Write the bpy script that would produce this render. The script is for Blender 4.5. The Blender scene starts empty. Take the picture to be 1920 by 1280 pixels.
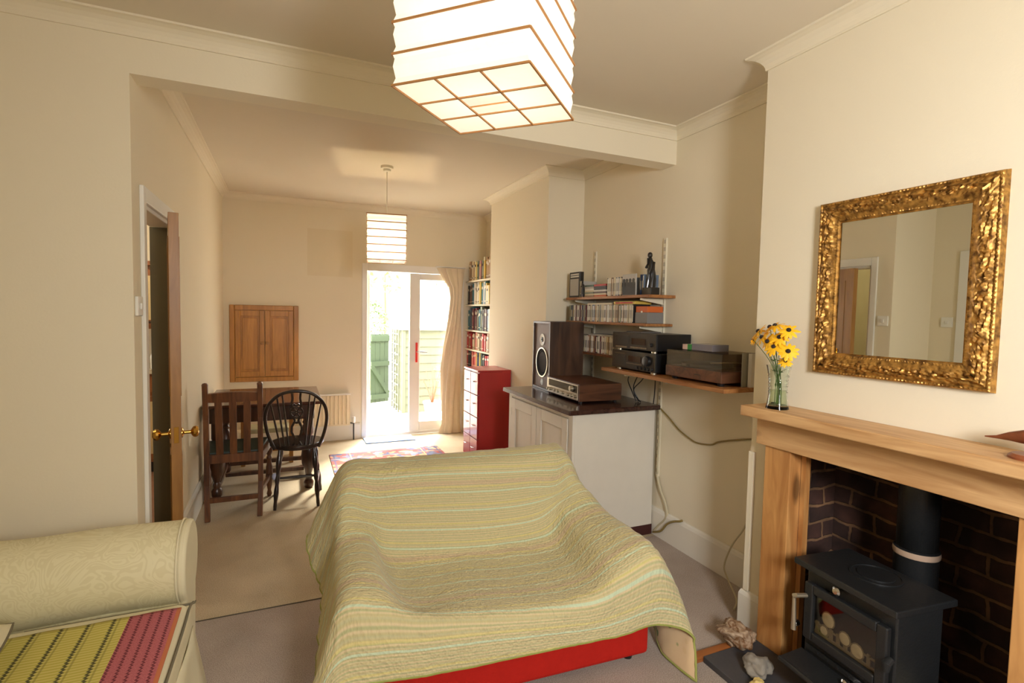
import bpy, bmesh, math, random
from mathutils import Vector, Matrix, noise
R = math.radians; PI = math.pi
sc = bpy.context.scene
C = sc.collection

# ------------------------------------------------------------ camera, world, light, exposure
H = 1.5
cam_d = bpy.data.cameras.new('camera'); cam = bpy.data.objects.new('camera', cam_d); C.objects.link(cam)
cam_d.sensor_width = 36.0; cam_d.lens = 971.5 * 36 / 1920; cam_d.clip_start = .02
F_ = Vector((0.39909086, 0.91533225, -0.05379)); R_ = Vector((0.91690591, -0.39860377, 0.01996449)); U_ = Vector((0.00316676, 0.05728802, 0.99835267))
cam.matrix_world = Matrix(((R_.x, U_.x, -F_.x, 0), (R_.y, U_.y, -F_.y, 0), (R_.z, U_.z, -F_.z, H), (0, 0, 0, 1)))
sc.camera = cam
w = bpy.data.worlds.new('world'); sc.world = w; w.use_nodes = True
bg = w.node_tree.nodes['Background']; bg.inputs[0].default_value = (1.0, .98, .93, 1)
wn_ = w.node_tree.nodes; wl_ = w.node_tree.links; tc = wn_.new('ShaderNodeTexCoord'); sx = wn_.new('ShaderNodeSeparateXYZ'); wl_.new(tc.outputs['Generated'], sx.inputs[0])
mr_ = wn_.new('ShaderNodeMapRange'); mr_.inputs[1].default_value = .15; mr_.inputs[2].default_value = .9; mr_.inputs[3].default_value = 8.0; mr_.inputs[4].default_value = 33.0   # bright overcast: brighter overhead
wl_.new(sx.outputs[2], mr_.inputs[0]); wl_.new(mr_.outputs[0], bg.inputs[1])
vs = sc.view_settings
vs.view_transform = 'Standard'; vs.look = 'None'; vs.gamma = 1; vs.exposure = 0.12; vs.use_curve_mapping = False
sc.cycles.use_denoising = True
sc.cycles.max_bounces = 10; sc.cycles.diffuse_bounces = 6; sc.cycles.transparent_max_bounces = 12
sc.cycles.sample_clamp_indirect = 6.0

def lamp(name, kind, loc, energy, color=(1, 1, 1), size=.1, size_y=None, direction=None, portal=False):
    d = bpy.data.lights.new(name, kind); d.energy = energy; d.color = color
    if kind == 'AREA':
        d.shape = 'RECTANGLE'; d.size = size; d.size_y = size_y or size
        d.cycles.is_portal = portal
    elif kind == 'SUN': d.angle = size
    else: d.shadow_soft_size = size
    o = bpy.data.objects.new(name, d); C.objects.link(o); o.location = loc
    if direction: o.rotation_euler = Vector(direction).to_track_quat('-Z', 'Y').to_euler()
    return o
key = lamp('daylight_front_window', 'AREA', (.62, -.93, 1.85), 39, (.98, .985, 1), .42, .6, (.6, 1, -.25)); key.data.spread = R(145)
lamp('daylight_portal_front', 'AREA', (.6, -1.0, 1.6), 1, size=.9, size_y=.9, direction=(0, 1, 0), portal=True)
lamp('daylight_portal_garden', 'AREA', (1.43, 6.3, 1.02), 1, size=1.2, size_y=2.0, direction=(0, -1, 0), portal=True)
lamp('sun', 'SUN', (6, 12, 8), 17.0, (1, .94, .82), R(13), direction=(-.34, -.66, -.66))
lamp('hall_fill_light', 'POINT', (-1.75, 3.25, 2.35), 14, (1, .86, .66), .08); lamp('kitchen_fill_light', 'POINT', (-1.6, 4.9, 2.4), 22, (1, .9, .75), .08)  # unseen point lights added to brighten the door jamb and the kitchen strip

# ------------------------------------------------------------ measured places
XL, YB, YB2, ZB, ZC, XR = -.610, 2.733, 2.8625, 2.4886, 2.7077, 2.335
XC1, YC1, XC2, YC2, YC3, YE = 2.04, 1.787, 1.992, 3.87, 5.19, 6.229
XF, Y0 = -1.16, -1.0
COLS = {}

# ------------------------------------------------------------ materials
def s2l(c): return tuple(((x / 255) / 12.92 if x / 255 <= .04045 else ((x / 255 + .055) / 1.055) ** 2.4) for x in c)
def base(name):
    m = bpy.data.materials.new(name); m.use_nodes = True
    nt = m.node_tree; return m, nt, nt.nodes['Principled BSDF'], nt.nodes.new, nt.links.new
def coords(nt, uv=False, scale=(1, 1, 1), rot=(0, 0, 0)):
    tc = nt.nodes.new('ShaderNodeTexCoord'); mp = nt.nodes.new('ShaderNodeMapping')
    mp.inputs['Scale'].default_value = scale; mp.inputs['Rotation'].default_value = rot
    nt.links.new(tc.outputs['UV' if uv else 'Object'], mp.inputs[0]); return mp.outputs[0]
def mat(name, col, rough=.6, metal=0, var=.08, vs_=6, bump=0, bs=60, spec=.5, trans=0, emis=0, coat=0, stretch=(1, 1, 1)):
    """plain surface with a soft procedural variation in tone"""
    m, nt, b, N, L = base(name); col = s2l(col)
    co = coords(nt, scale=stretch)
    if var:
        n = N('ShaderNodeTexNoise'); n.inputs['Scale'].default_value = vs_; n.inputs['Detail'].default_value = 4
        L(co, n.inputs['Vector'])
        mx = N('ShaderNodeMix'); mx.data_type = 'RGBA'
        mx.inputs[6].default_value = (*[max(0, c * (1 - var)) for c in col], 1); mx.inputs[7].default_value = (*[min(1, c * (1 + var)) for c in col], 1)
        L(n.outputs['Fac'], mx.inputs[0]); L(mx.outputs[2], b.inputs['Base Color'])
    else: b.inputs['Base Color'].default_value = (*col, 1)
    b.inputs['Roughness'].default_value = rough; b.inputs['Metallic'].default_value = metal
    b.inputs['Specular IOR Level'].default_value = spec; b.inputs['Transmission Weight'].default_value = trans
    b.inputs['Coat Weight'].default_value = coat
    if emis: b.inputs['Emission Color'].default_value = (*col, 1); b.inputs['Emission Strength'].default_value = emis
    if bump:
        n2 = N('ShaderNodeTexNoise'); n2.inputs['Scale'].default_value = bs; n2.inputs['Detail'].default_value = 3; L(co, n2.inputs['Vector'])
        bp = N('ShaderNodeBump'); bp.inputs['Strength'].default_value = bump; bp.inputs['Distance'].default_value = .01
        L(n2.outputs['Fac'], bp.inputs['Height']); L(bp.outputs[0], b.inputs['Normal'])
    return m
def wood(name, dark, light, axis='y', scale=9, rough=.45, knots=False, coat=.0, ring=1.0):
    m, nt, b, N, L = base(name)
    st = {'x': (.12, 1, 1), 'y': (1, .12, 1), 'z': (1, 1, .12)}[axis]
    co = coords(nt, scale=st)
    n = N('ShaderNodeTexNoise'); n.inputs['Scale'].default_value = scale * 2.2; n.inputs['Detail'].default_value = 7; n.inputs['Distortion'].default_value = 1.2 * ring
    L(co, n.inputs['Vector'])
    cr = N('ShaderNodeValToRGB'); cr.color_ramp.elements[0].position = .3; cr.color_ramp.elements[1].position = .72
    cr.color_ramp.elements[0].color = (*s2l(dark), 1); cr.color_ramp.elements[1].color = (*s2l(light), 1)
    L(n.outputs['Fac'], cr.inputs[0]); out = cr.outputs[0]
    if knots:
        st2 = {'x': (.35, 1, 1), 'y': (1, .35, 1), 'z': (1, 1, .35)}[axis]
        v = N('ShaderNodeTexVoronoi'); v.inputs['Scale'].default_value = 5.5; L(coords(nt, scale=st2), v.inputs['Vector'])
        r2 = N('ShaderNodeMapRange'); r2.inputs[1].default_value = .09; r2.inputs[2].default_value = .16; r2.inputs[3].default_value = .75; r2.inputs[4].default_value = 0
        L(v.outputs['Distance'], r2.inputs[0])
        mx = N('ShaderNodeMix'); mx.data_type = 'RGBA'; L(r2.outputs[0], mx.inputs[0]); L(out, mx.inputs[6])
        mx.inputs[7].default_value = (*s2l([c * .5 for c in dark]), 1); out = mx.outputs[2]
    L(out, b.inputs['Base Color']); b.inputs['Roughness'].default_value = rough; b.inputs['Coat Weight'].default_value = coat
    bp = N('ShaderNodeBump'); bp.inputs['Strength'].default_value = .12; bp.inputs['Distance'].default_value = .004
    L(n.outputs['Fac'], bp.inputs['Height']); L(bp.outputs[0], b.inputs['Normal'])
    return m
M = {}
M['wall'] = mat('cream_wall_paint', (229, 219, 195), .85, var=.025, vs_=1.7, bump=.05, bs=90, spec=.2)
M['ceil'] = mat('ceiling_paint', (222, 212, 192), .9, var=.02, vs_=1.3, spec=.15)
M['cove'] = mat('cornice_paint', (228, 218, 194), .7, var=.02, spec=.3)
M['skirt'] = mat('skirting_gloss', (226, 221, 208), .45, var=.03, vs_=4)
M['white'] = mat('white_gloss_paint', (232, 230, 222), .4, var=.03, vs_=5)
M['upvc'] = mat('white_plastic_frame', (236, 233, 226), .35, var=.01)
M['patch'] = mat('darker_wall_patch', (224, 212, 184), .85, var=.02, spec=.2)
M['pine'] = wood('pine', (172, 126, 78), (212, 172, 122), 'y', knots=True)
M['pine_v'] = wood('pine_upright', (158, 102, 52), (204, 152, 92), 'z', knots=True)
M['pine_dark'] = wood('antique_pine', (152, 102, 38), (190, 134, 58), 'z', rough=.4)
M['door_pine'] = wood('stripped_pine_door', (136, 94, 44), (172, 124, 64), 'z', rough=.4)
M['oak_dark'] = wood('dark_oak', (48, 27, 15), (92, 55, 32), 'z', rough=.32, coat=.2)
M['oak_top'] = wood('dark_oak_top', (58, 32, 22), (92, 56, 42), 'x', rough=.22, coat=.4)
M['oak_mid'] = wood('worn_oak', (70, 40, 20), (122, 76, 42), 'z', rough=.4, coat=.1)
M['ebony'] = wood('near_black_stained_wood', (26, 18, 15), (50, 36, 28), 'z', rough=.3, coat=.3)
M['walnut'] = wood('walnut_veneer', (46, 29, 17), (82, 55, 36), 'z', rough=.4)
M['walnut_x'] = wood('walnut_veneer_flat', (58, 34, 22), (104, 66, 44), 'x', rough=.35)
M['shelfwood'] = wood('oiled_shelf_wood', (128, 80, 40), (176, 122, 70), 'y', rough=.45)
M['black'] = mat('black_plastic', (22, 22, 23), .35, var=.05)
M['black_metal'] = mat('black_stove_metal', (30, 31, 32), .42, var=.15, vs_=14, bump=.1, bs=120)
M['satin'] = mat('brushed_aluminium', (190, 180, 160), .32, .9, var=.04)
M['brass'] = mat('polished_brass', (196, 152, 72), .22, 1, var=.05)
M['chrome'] = mat('chrome', (200, 200, 200), .12, 1, var=0)
M['red_paint'] = mat('red_lacquer', (160, 24, 26), .42, var=.04, coat=.35)
M['red_fabric'] = mat('red_upholstery', (172, 34, 26), .9, var=.1, vs_=40, bump=.25, bs=300, spec=.1)
M['tin'] = mat('shelf_upright_enamel', (222, 214, 190), .4, var=.02)
M['cable_w'] = mat('cream_cable', (190, 180, 150), .5, var=.02)
M['cable_o'] = mat('olive_cable', (140, 120, 66), .5, var=.02)
M['soot'] = mat('soot', (16, 14, 13), .9, var=.2)
M['slate'] = mat('slate_hearth', (66, 64, 66), .55, var=.3, vs_=9, bump=.3, bs=25)
M['leaf'] = mat('leaf_green', (86, 120, 52), .6, var=.25, vs_=30)
M['petal'] = mat('yellow_petal', (250, 186, 20), .6, var=.12, vs_=60)
M['petal_core'] = mat('dark_flower_centre', (34, 20, 16), .8, var=.2, vs_=80, bump=.4, bs=300)
M['paper_edge'] = mat('book_pages', (222, 208, 176), .85, var=.08, vs_=80)
M['cushion'] = None
def glass(name, tint=(1, 1, 1), refl=.5, dark=1.0):
    m = bpy.data.materials.new(name); m.use_nodes = True; nt = m.node_tree; N, L = nt.nodes.new, nt.links.new
    nt.nodes.remove(nt.nodes['Principled BSDF'])
    t = N('ShaderNodeBsdfTransparent'); t.inputs[0].default_value = (*[c * dark for c in tint], 1)
    g = N('ShaderNodeBsdfGlossy'); g.inputs['Roughness'].default_value = .03
    lw = N('ShaderNodeLayerWeight'); lw.inputs[0].default_value = .25; fr = N('ShaderNodeMapRange'); fr.inputs[3].default_value = .04; fr.inputs[4].default_value = .35; L(lw.outputs['Facing'], fr.inputs[0])
    mx = N('ShaderNodeMixShader'); L(fr.outputs[0], mx.inputs[0]); L(t.outputs[0], mx.inputs[1]); L(g.outputs[0], mx.inputs[2])
    L(mx.outputs[0], nt.nodes['Material Output'].inputs[0]); return m
M['pane'] = glass('window_glass'); M['smoke'] = glass('smoked_acrylic', (.86, .80, .72), dark=.84); M['stove_glass'] = glass('stove_glass', (.8, .76, .7), dark=.8)
m, nt, b, N, L = base('mirror_silver'); b.inputs['Base Color'].default_value = (.86, .88, .84, 1); b.inputs['Metallic'].default_value = 1; b.inputs['Roughness'].default_value = .01; M['mirror'] = m
m, nt, b, N, L = base('vase_glass'); b.inputs['Base Color'].default_value = (.9, .95, .9, 1); b.inputs['Transmission Weight'].default_value = 1; b.inputs['Roughness'].default_value = .04; b.inputs['IOR'].default_value = 1.3; M['vase'] = m
# gilt
m, nt, b, N, L = base('gilt_gesso'); b.inputs['Metallic'].default_value = .7; b.inputs['Roughness'].default_value = .45
n = N('ShaderNodeTexNoise'); n.inputs['Scale'].default_value = 55; n.inputs['Detail'].default_value = 5; L(coords(nt), n.inputs['Vector'])
cr = N('ShaderNodeValToRGB'); cr.color_ramp.elements[0].position = .3; cr.color_ramp.elements[1].position = .65
cr.color_ramp.elements[0].color = (*s2l((96, 62, 24)), 1); cr.color_ramp.elements[1].color = (*s2l((196, 148, 74)), 1)
L(n.outputs['Fac'], cr.inputs[0]); L(cr.outputs[0], b.inputs['Base Color']); M['gilt'] = m
# carpet: back piece and front piece are two different carpets
def carpet(name, a, c):
    m, nt, b, N, L = base(name); co = coords(nt)
    n = N('ShaderNodeTexNoise'); n.inputs['Scale'].default_value = 260; n.inputs['Detail'].default_value = 3; L(co, n.inputs['Vector'])
    n2 = N('ShaderNodeTexNoise'); n2.inputs['Scale'].default_value = 3; n2.inputs['Detail'].default_value = 5; L(co, n2.inputs['Vector'])
    ad = N('ShaderNodeMath'); ad.operation = 'MULTIPLY_ADD'; L(n2.outputs['Fac'], ad.inputs[0]); ad.inputs[1].default_value = .35; L(n.outputs['Fac'], ad.inputs[2])
    cr = N('ShaderNodeValToRGB'); cr.color_ramp.elements[0].position = .42; cr.color_ramp.elements[1].position = .85
    cr.color_ramp.elements[0].color = (*s2l(a), 1); cr.color_ramp.elements[1].color = (*s2l(c), 1)
    L(ad.outputs[0], cr.inputs[0]); L(cr.outputs[0], b.inputs['Base Color']); b.inputs['Roughness'].default_value = 1; b.inputs['Specular IOR Level'].default_value = .05
    bp = N('ShaderNodeBump'); bp.inputs['Strength'].default_value = .5; bp.inputs['Distance'].default_value = .006; L(n.outputs['Fac'], bp.inputs['Height']); L(bp.outputs[0], b.inputs['Normal'])
    return m
M['carpet_back'] = carpet('beige_carpet', (148, 132, 108), (208, 192, 164))
M['carpet_front'] = carpet('mauve_grey_carpet', (130, 116, 106), (190, 176, 164))
# bricks (UV in metres)
m, nt, b, N, L = base('sooty_brick'); uv = coords(nt, True)
nz = N('ShaderNodeTexNoise'); nz.inputs['Scale'].default_value = 9; nz.inputs['Detail'].default_value = 5; L(uv, nz.inputs['Vector'])
mxv = N('ShaderNodeMix'); mxv.data_type = 'RGBA'; mxv.inputs[0].default_value = .04; L(uv, mxv.inputs[6]); L(nz.outputs['Color'], mxv.inputs[7])
bt = N('ShaderNodeTexBrick'); bt.inputs['Scale'].default_value = 1; bt.inputs['Brick Width'].default_value = .2; bt.inputs['Row Height'].default_value = .078
bt.inputs['Mortar Size'].default_value = .008; bt.inputs['Mortar Smooth'].default_value = .35; bt.inputs['Bias'].default_value = -.2
bt.inputs['Color1'].default_value = (*s2l((82, 54, 44)), 1); bt.inputs['Color2'].default_value = (*s2l((54, 38, 32)), 1); bt.inputs['Mortar'].default_value = (*s2l((136, 104, 74)), 1)
L(mxv.outputs[2], bt.inputs['Vector'])
n2 = N('ShaderNodeTexNoise'); n2.inputs['Scale'].default_value = 5; n2.inputs['Detail'].default_value = 6; L(uv, n2.inputs['Vector'])
cr = N('ShaderNodeValToRGB'); cr.color_ramp.elements[0].position = .4; cr.color_ramp.elements[1].position = .66; cr.color_ramp.elements[0].color = (.28, .25, .24, 1); cr.color_ramp.elements[1].color = (1.15, 1.05, 1, 1)
L(n2.outputs['Fac'], cr.inputs[0])
mm = N('ShaderNodeMix'); mm.data_type = 'RGBA'; mm.blend_type = 'MULTIPLY'; mm.inputs[0].default_value = 1; L(bt.outputs['Color'], mm.inputs[6]); L(cr.outputs[0], mm.inputs[7])
L(mm.outputs[2], b.inputs['Base Color']); b.inputs['Roughness'].default_value = .9
bp = N('ShaderNodeBump'); bp.inputs['Strength'].default_value = .9; bp.inputs['Distance'].default_value = .012; bp.invert = True; L(bt.outputs['Fac'], bp.inputs['Height']); L(bp.outputs[0], b.inputs['Normal'])
M['brick'] = m
# striped woven quilt (UV in metres: v across the stripes)
def stripe(nt, src, period, offset, width, soft=.25):
    N, L = nt.nodes.new, nt.links.new
    a = N('ShaderNodeMath'); a.operation = 'ADD'; a.inputs[1].default_value = offset; L(src, a.inputs[0])
    w_ = N('ShaderNodeMath'); w_.operation = 'PINGPONG'; w_.inputs[1].default_value = period / 2; L(a.outputs[0], w_.inputs[0])
    r_ = N('ShaderNodeMapRange'); r_.inputs[1].default_value = width / 2 * (1 - soft); r_.inputs[2].default_value = width / 2 * (1 + soft); r_.inputs[3].default_value = 1; r_.inputs[4].default_value = 0
    L(w_.outputs[0], r_.inputs[0]); return r_.outputs[0]
def blend(nt, fac, a, col, k=1.0):
    N, L = nt.nodes.new, nt.links.new
    if k != 1: q = N('ShaderNodeMath'); q.operation = 'MULTIPLY'; q.inputs[1].default_value = k; L(fac, q.inputs[0]); fac = q.outputs[0]
    x = N('ShaderNodeMix'); x.data_type = 'RGBA'; L(fac, x.inputs[0])
    if isinstance(a, tuple): x.inputs[6].default_value = (*a, 1)
    else: L(a, x.inputs[6])
    x.inputs[7].default_value = (*col, 1); return x.outputs[2]
m, nt, b, N, L = base('striped_quilt_cotton'); uv = coords(nt, True); sp = N('ShaderNodeSeparateXYZ'); L(uv, sp.inputs[0]); v = sp.outputs[1]
o = blend(nt, stripe(nt, v, .009, 0, .0045, .6), s2l((204, 186, 146)), s2l((166, 162, 112)), .5)
rz = N('ShaderNodeMapRange'); rz.inputs[1].default_value = 1.05; rz.inputs[2].default_value = 1.25; L(v, rz.inputs[0])   # denser greener weave near the front end
o = blend(nt, stripe(nt, v, .013, .004, .005, .5), o, s2l((140, 160, 118)), .35)
o = blend(nt, stripe(nt, v, .086, 0, .007), o, s2l((190, 206, 176)), .85)
o = blend(nt, stripe(nt, v, .086, .026, .008), o, s2l((208, 194, 120)), .55)
o = blend(nt, stripe(nt, v, .344, .13, .02), o, s2l((196, 158, 140)), .35)
L(o, b.inputs['Base Color']); b.inputs['Roughness'].default_value = .95; b.inputs['Specular IOR Level'].default_value = .1; b.inputs['Sheen Weight'].default_value = .2
vo = N('ShaderNodeTexVoronoi'); vo.inputs['Scale'].default_value = 95; L(uv, vo.inputs['Vector'])
nz = N('ShaderNodeTexNoise'); nz.inputs['Scale'].default_value = 28; nz.inputs['Detail'].default_value = 5; L(uv, nz.inputs['Vector'])
ad = N('ShaderNodeMath'); ad.operation = 'MULTIPLY_ADD'; L(nz.outputs['Fac'], ad.inputs[0]); ad.inputs[1].default_value = 1.6; L(vo.outputs['Distance'], ad.inputs[2])
bp = N('ShaderNodeBump'); bp.inputs['Strength'].default_value = .55; bp.inputs['Distance'].default_value = .008; L(ad.outputs[0], bp.inputs['Height']); L(bp.outputs[0], b.inputs['Normal'])
M['quilt'] = m
m, nt, b, N, L = base('floral_quilt_lining'); uv = coords(nt, True)
vo = N('ShaderNodeTexVoronoi'); vo.inputs['Scale'].default_value = 26; L(uv, vo.inputs['Vector'])
r1 = N('ShaderNodeMapRange'); r1.inputs[1].default_value = .25; r1.inputs[2].default_value = .32; r1.inputs[3].default_value = 1; r1.inputs[4].default_value = 0; L(vo.outputs['Distance'], r1.inputs[0])
cr = N('ShaderNodeValToRGB'); cr.color_ramp.interpolation = 'CONSTANT'
for p_, c_ in ((0, (196, 168, 128)), (.3, (120, 134, 84)), (.55, (190, 112, 96)), (.75, (198, 172, 134))):
    e = cr.color_ramp.elements.new(p_); e.color = (*s2l(c_), 1)
cr.color_ramp.elements.remove(cr.color_ramp.elements[0]); sp = N('ShaderNodeSeparateColor'); L(vo.outputs['Color'], sp.inputs[0]); L(sp.outputs[0], cr.inputs[0])
x = N('ShaderNodeMix'); x.data_type = 'RGBA'; L(r1.outputs[0], x.inputs[0]); x.inputs[6].default_value = (*s2l((200, 172, 134)), 1); L(cr.outputs[0], x.inputs[7])
L(x.outputs[2], b.inputs['Base Color']); b.inputs['Roughness'].default_value = .95; M['lining'] = m
M['hem'] = mat('green_quilt_binding', (146, 150, 78), .9, var=.08)
# damask
m, nt, b, N, L = base('cream_damask'); co = coords(nt)
n = N('ShaderNodeTexNoise'); n.inputs['Scale'].default_value = 7; n.inputs['Detail'].default_value = 1.5; n.inputs['Distortion'].default_value = 2.2; L(co, n.inputs['Vector'])
w_ = N('ShaderNodeMath'); w_.operation = 'MULTIPLY'; w_.inputs[1].default_value = 9; L(n.outputs['Fac'], w_.inputs[0])
pp = N('ShaderNodeMath'); pp.operation = 'PINGPONG'; pp.inputs[1].default_value = .5; L(w_.outputs[0], pp.inputs[0])
r1 = N('ShaderNodeMapRange'); r1.inputs[1].default_value = .2; r1.inputs[2].default_value = .28; L(pp.outputs[0], r1.inputs[0])
x = N('ShaderNodeMix'); x.data_type = 'RGBA'; L(r1.outputs[0], x.inputs[0]); x.inputs[6].default_value = (*s2l((214, 205, 166)), 1); x.inputs[7].default_value = (*s2l((221, 213, 176)), 1)
L(x.outputs[2], b.inputs['Base Color']); r2 = N('ShaderNodeMapRange'); r2.inputs[3].default_value = .75; r2.inputs[4].default_value = .5; L(r1.outputs[0], r2.inputs[0]); L(r2.outputs[0], b.inputs['Roughness'])
M['damask'] = m
M['cream_cloth'] = mat('cream_cotton', (220, 212, 180), .85, var=.05, vs_=5, bump=.2, bs=30)
M['piping_dark'] = mat('grey_piping', (112, 104, 84), .8, var=.05)
# throw: U in metres across the bands, V along
m, nt, b, N, L = base('woven_throw'); uv = coords(nt, True); sp = N('ShaderNodeSeparateXYZ'); L(uv, sp.inputs[0]); u, v = sp.outputs[0], sp.outputs[1]
yel = blend(nt, stripe(nt, v, .014, 0, .006, .5), s2l((188, 178, 80)), s2l((214, 200, 124)), .8)
zz = N('ShaderNodeMath'); zz.operation = 'PINGPONG'; zz.inputs[1].default_value = .007; L(v, zz.inputs[0])
uz = N('ShaderNodeMath'); uz.operation = 'ADD'; L(u, uz.inputs[0]); L(zz.outputs[0], uz.inputs[1])
yel = blend(nt, stripe(nt, uz.outputs[0], .072, .02, .009, .4), yel, s2l((52, 54, 36)), .9)
yel = blend(nt, stripe(nt, u, .072, .038, .006, .4), yel, s2l((122, 112, 50)), .5)
nz = N('ShaderNodeTexNoise'); nz.inputs['Scale'].default_value = 260; L(uv, nz.inputs['Vector'])
pk = blend(nt, nz.outputs['Fac'], s2l((130, 36, 56)), s2l((216, 130, 134)))
pk = blend(nt, stripe(nt, uz.outputs[0], .03, 0, .006, .5), pk, s2l((84, 14, 36)), .85)
gt = N('ShaderNodeMath'); gt.operation = 'LESS_THAN'; gt.inputs[1].default_value = .152; L(u, gt.inputs[0])
x = N('ShaderNodeMix'); x.data_type = 'RGBA'; L(gt.outputs[0], x.inputs[0]); L(yel, x.inputs[6]); L(pk, x.inputs[7])
gt2 = N('ShaderNodeMath'); gt2.operation = 'LESS_THAN'; gt2.inputs[1].default_value = .012; L(u, gt2.inputs[0])
o = blend(nt, gt2.outputs[0], x.outputs[2], s2l((190, 110, 70)))
L(o, b.inputs['Base Color']); b.inputs['Roughness'].default_value = .95
bp = N('ShaderNodeBump'); bp.inputs['Strength'].default_value = .5; bp.inputs['Distance'].default_value = .004; L(zz.outputs[0], bp.inputs['Height']); L(bp.outputs[0], b.inputs['Normal'])
M['throw'] = m
# rug
m, nt, b, N, L = base('faded_persian_rug'); uv = coords(nt, True)
vo = N('ShaderNodeTexVoronoi'); vo.inputs['Scale'].default_value = 17; vo.feature = 'F1'; L(uv, vo.inputs['Vector'])
sc_ = N('ShaderNodeSeparateColor'); L(vo.outputs['Color'], sc_.inputs[0])
cr = N('ShaderNodeValToRGB'); cr.color_ramp.interpolation = 'CONSTANT'
for p_, c_ in ((0, (146, 76, 68)), (.3, (74, 78, 108)), (.45, (176, 128, 96)), (.62, (132, 64, 60)), (.78, (100, 106, 126)), (.9, (190, 152, 116))):
    e = cr.color_ramp.elements.new(p_); e.color = (*s2l(c_), 1)
cr.color_ramp.elements.remove(cr.color_ramp.elements[0]); L(sc_.outputs[0], cr.inputs[0])
sp = N('ShaderNodeSeparateXYZ'); L(uv, sp.inputs[0])
o = cr.outputs[0]
for ax, per, off in ((0, 1.14, 0), (1, 1.5, 0)):
    for d_, wd, c_ in ((.035, .02, (84, 76, 104)), (.17, .018, (96, 90, 116)), (.2, .014, (190, 150, 116))):
        pp = N('ShaderNodeMath'); pp.operation = 'PINGPONG'; pp.inputs[1].default_value = per / 2; L(sp.outputs[ax], pp.inputs[0])
        cp = N('ShaderNodeMath'); cp.operation = 'COMPARE'; cp.inputs[1].default_value = d_; cp.inputs[2].default_value = wd / 2; L(pp.outputs[0], cp.inputs[0])
        o = blend(nt, cp.outputs[0], o, s2l(c_), .8)
L(o, b.inputs['Base Color']); b.inputs['Roughness'].default_value = 1; M['rug'] = m
# paper lantern: rice paper lets the bulb's light through
def paper(name, e):
    m = bpy.data.materials.new(name); m.use_nodes = True; nt = m.node_tree; N, L = nt.nodes.new, nt.links.new
    nt.nodes.remove(nt.nodes['Principled BSDF'])
    d = N('ShaderNodeBsdfDiffuse'); d.inputs[0].default_value = (.86, .83, .76, 1); t = N('ShaderNodeBsdfTranslucent'); t.inputs[0].default_value = (.9, .86, .76, 1)
    n = N('ShaderNodeTexNoise'); n.inputs['Scale'].default_value = 22; n.inputs['Detail'].default_value = 5; L(coords(nt), n.inputs['Vector'])
    bp = N('ShaderNodeBump'); bp.inputs['Strength'].default_value = .6; bp.inputs['Distance'].default_value = .02; L(n.outputs['Fac'], bp.inputs['Height']); L(bp.outputs[0], d.inputs['Normal'])
    mx = N('ShaderNodeMixShader'); mx.inputs[0].default_value = .55; L(d.outputs[0], mx.inputs[1]); L(t.outputs[0], mx.inputs[2])
    em = N('ShaderNodeEmission'); em.inputs[0].default_value = (1, .96, .88, 1); em.inputs[1].default_value = e
    ad = N('ShaderNodeAddShader'); L(mx.outputs[0], ad.inputs[0]); L(em.outputs[0], ad.inputs[1]); L(ad.outputs[0], nt.nodes['Material Output'].inputs[0]); return m
M['paper'] = paper('lit_rice_paper', .25); M['paper2'] = paper('lit_rice_paper_rear', .3)
M['bamboo'] = mat('bamboo_strip', (176, 124, 70), .6, var=.1)
M['bulb'] = mat('lit_bulb', (255, 240, 214), .4, var=0, emis=14)

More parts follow.
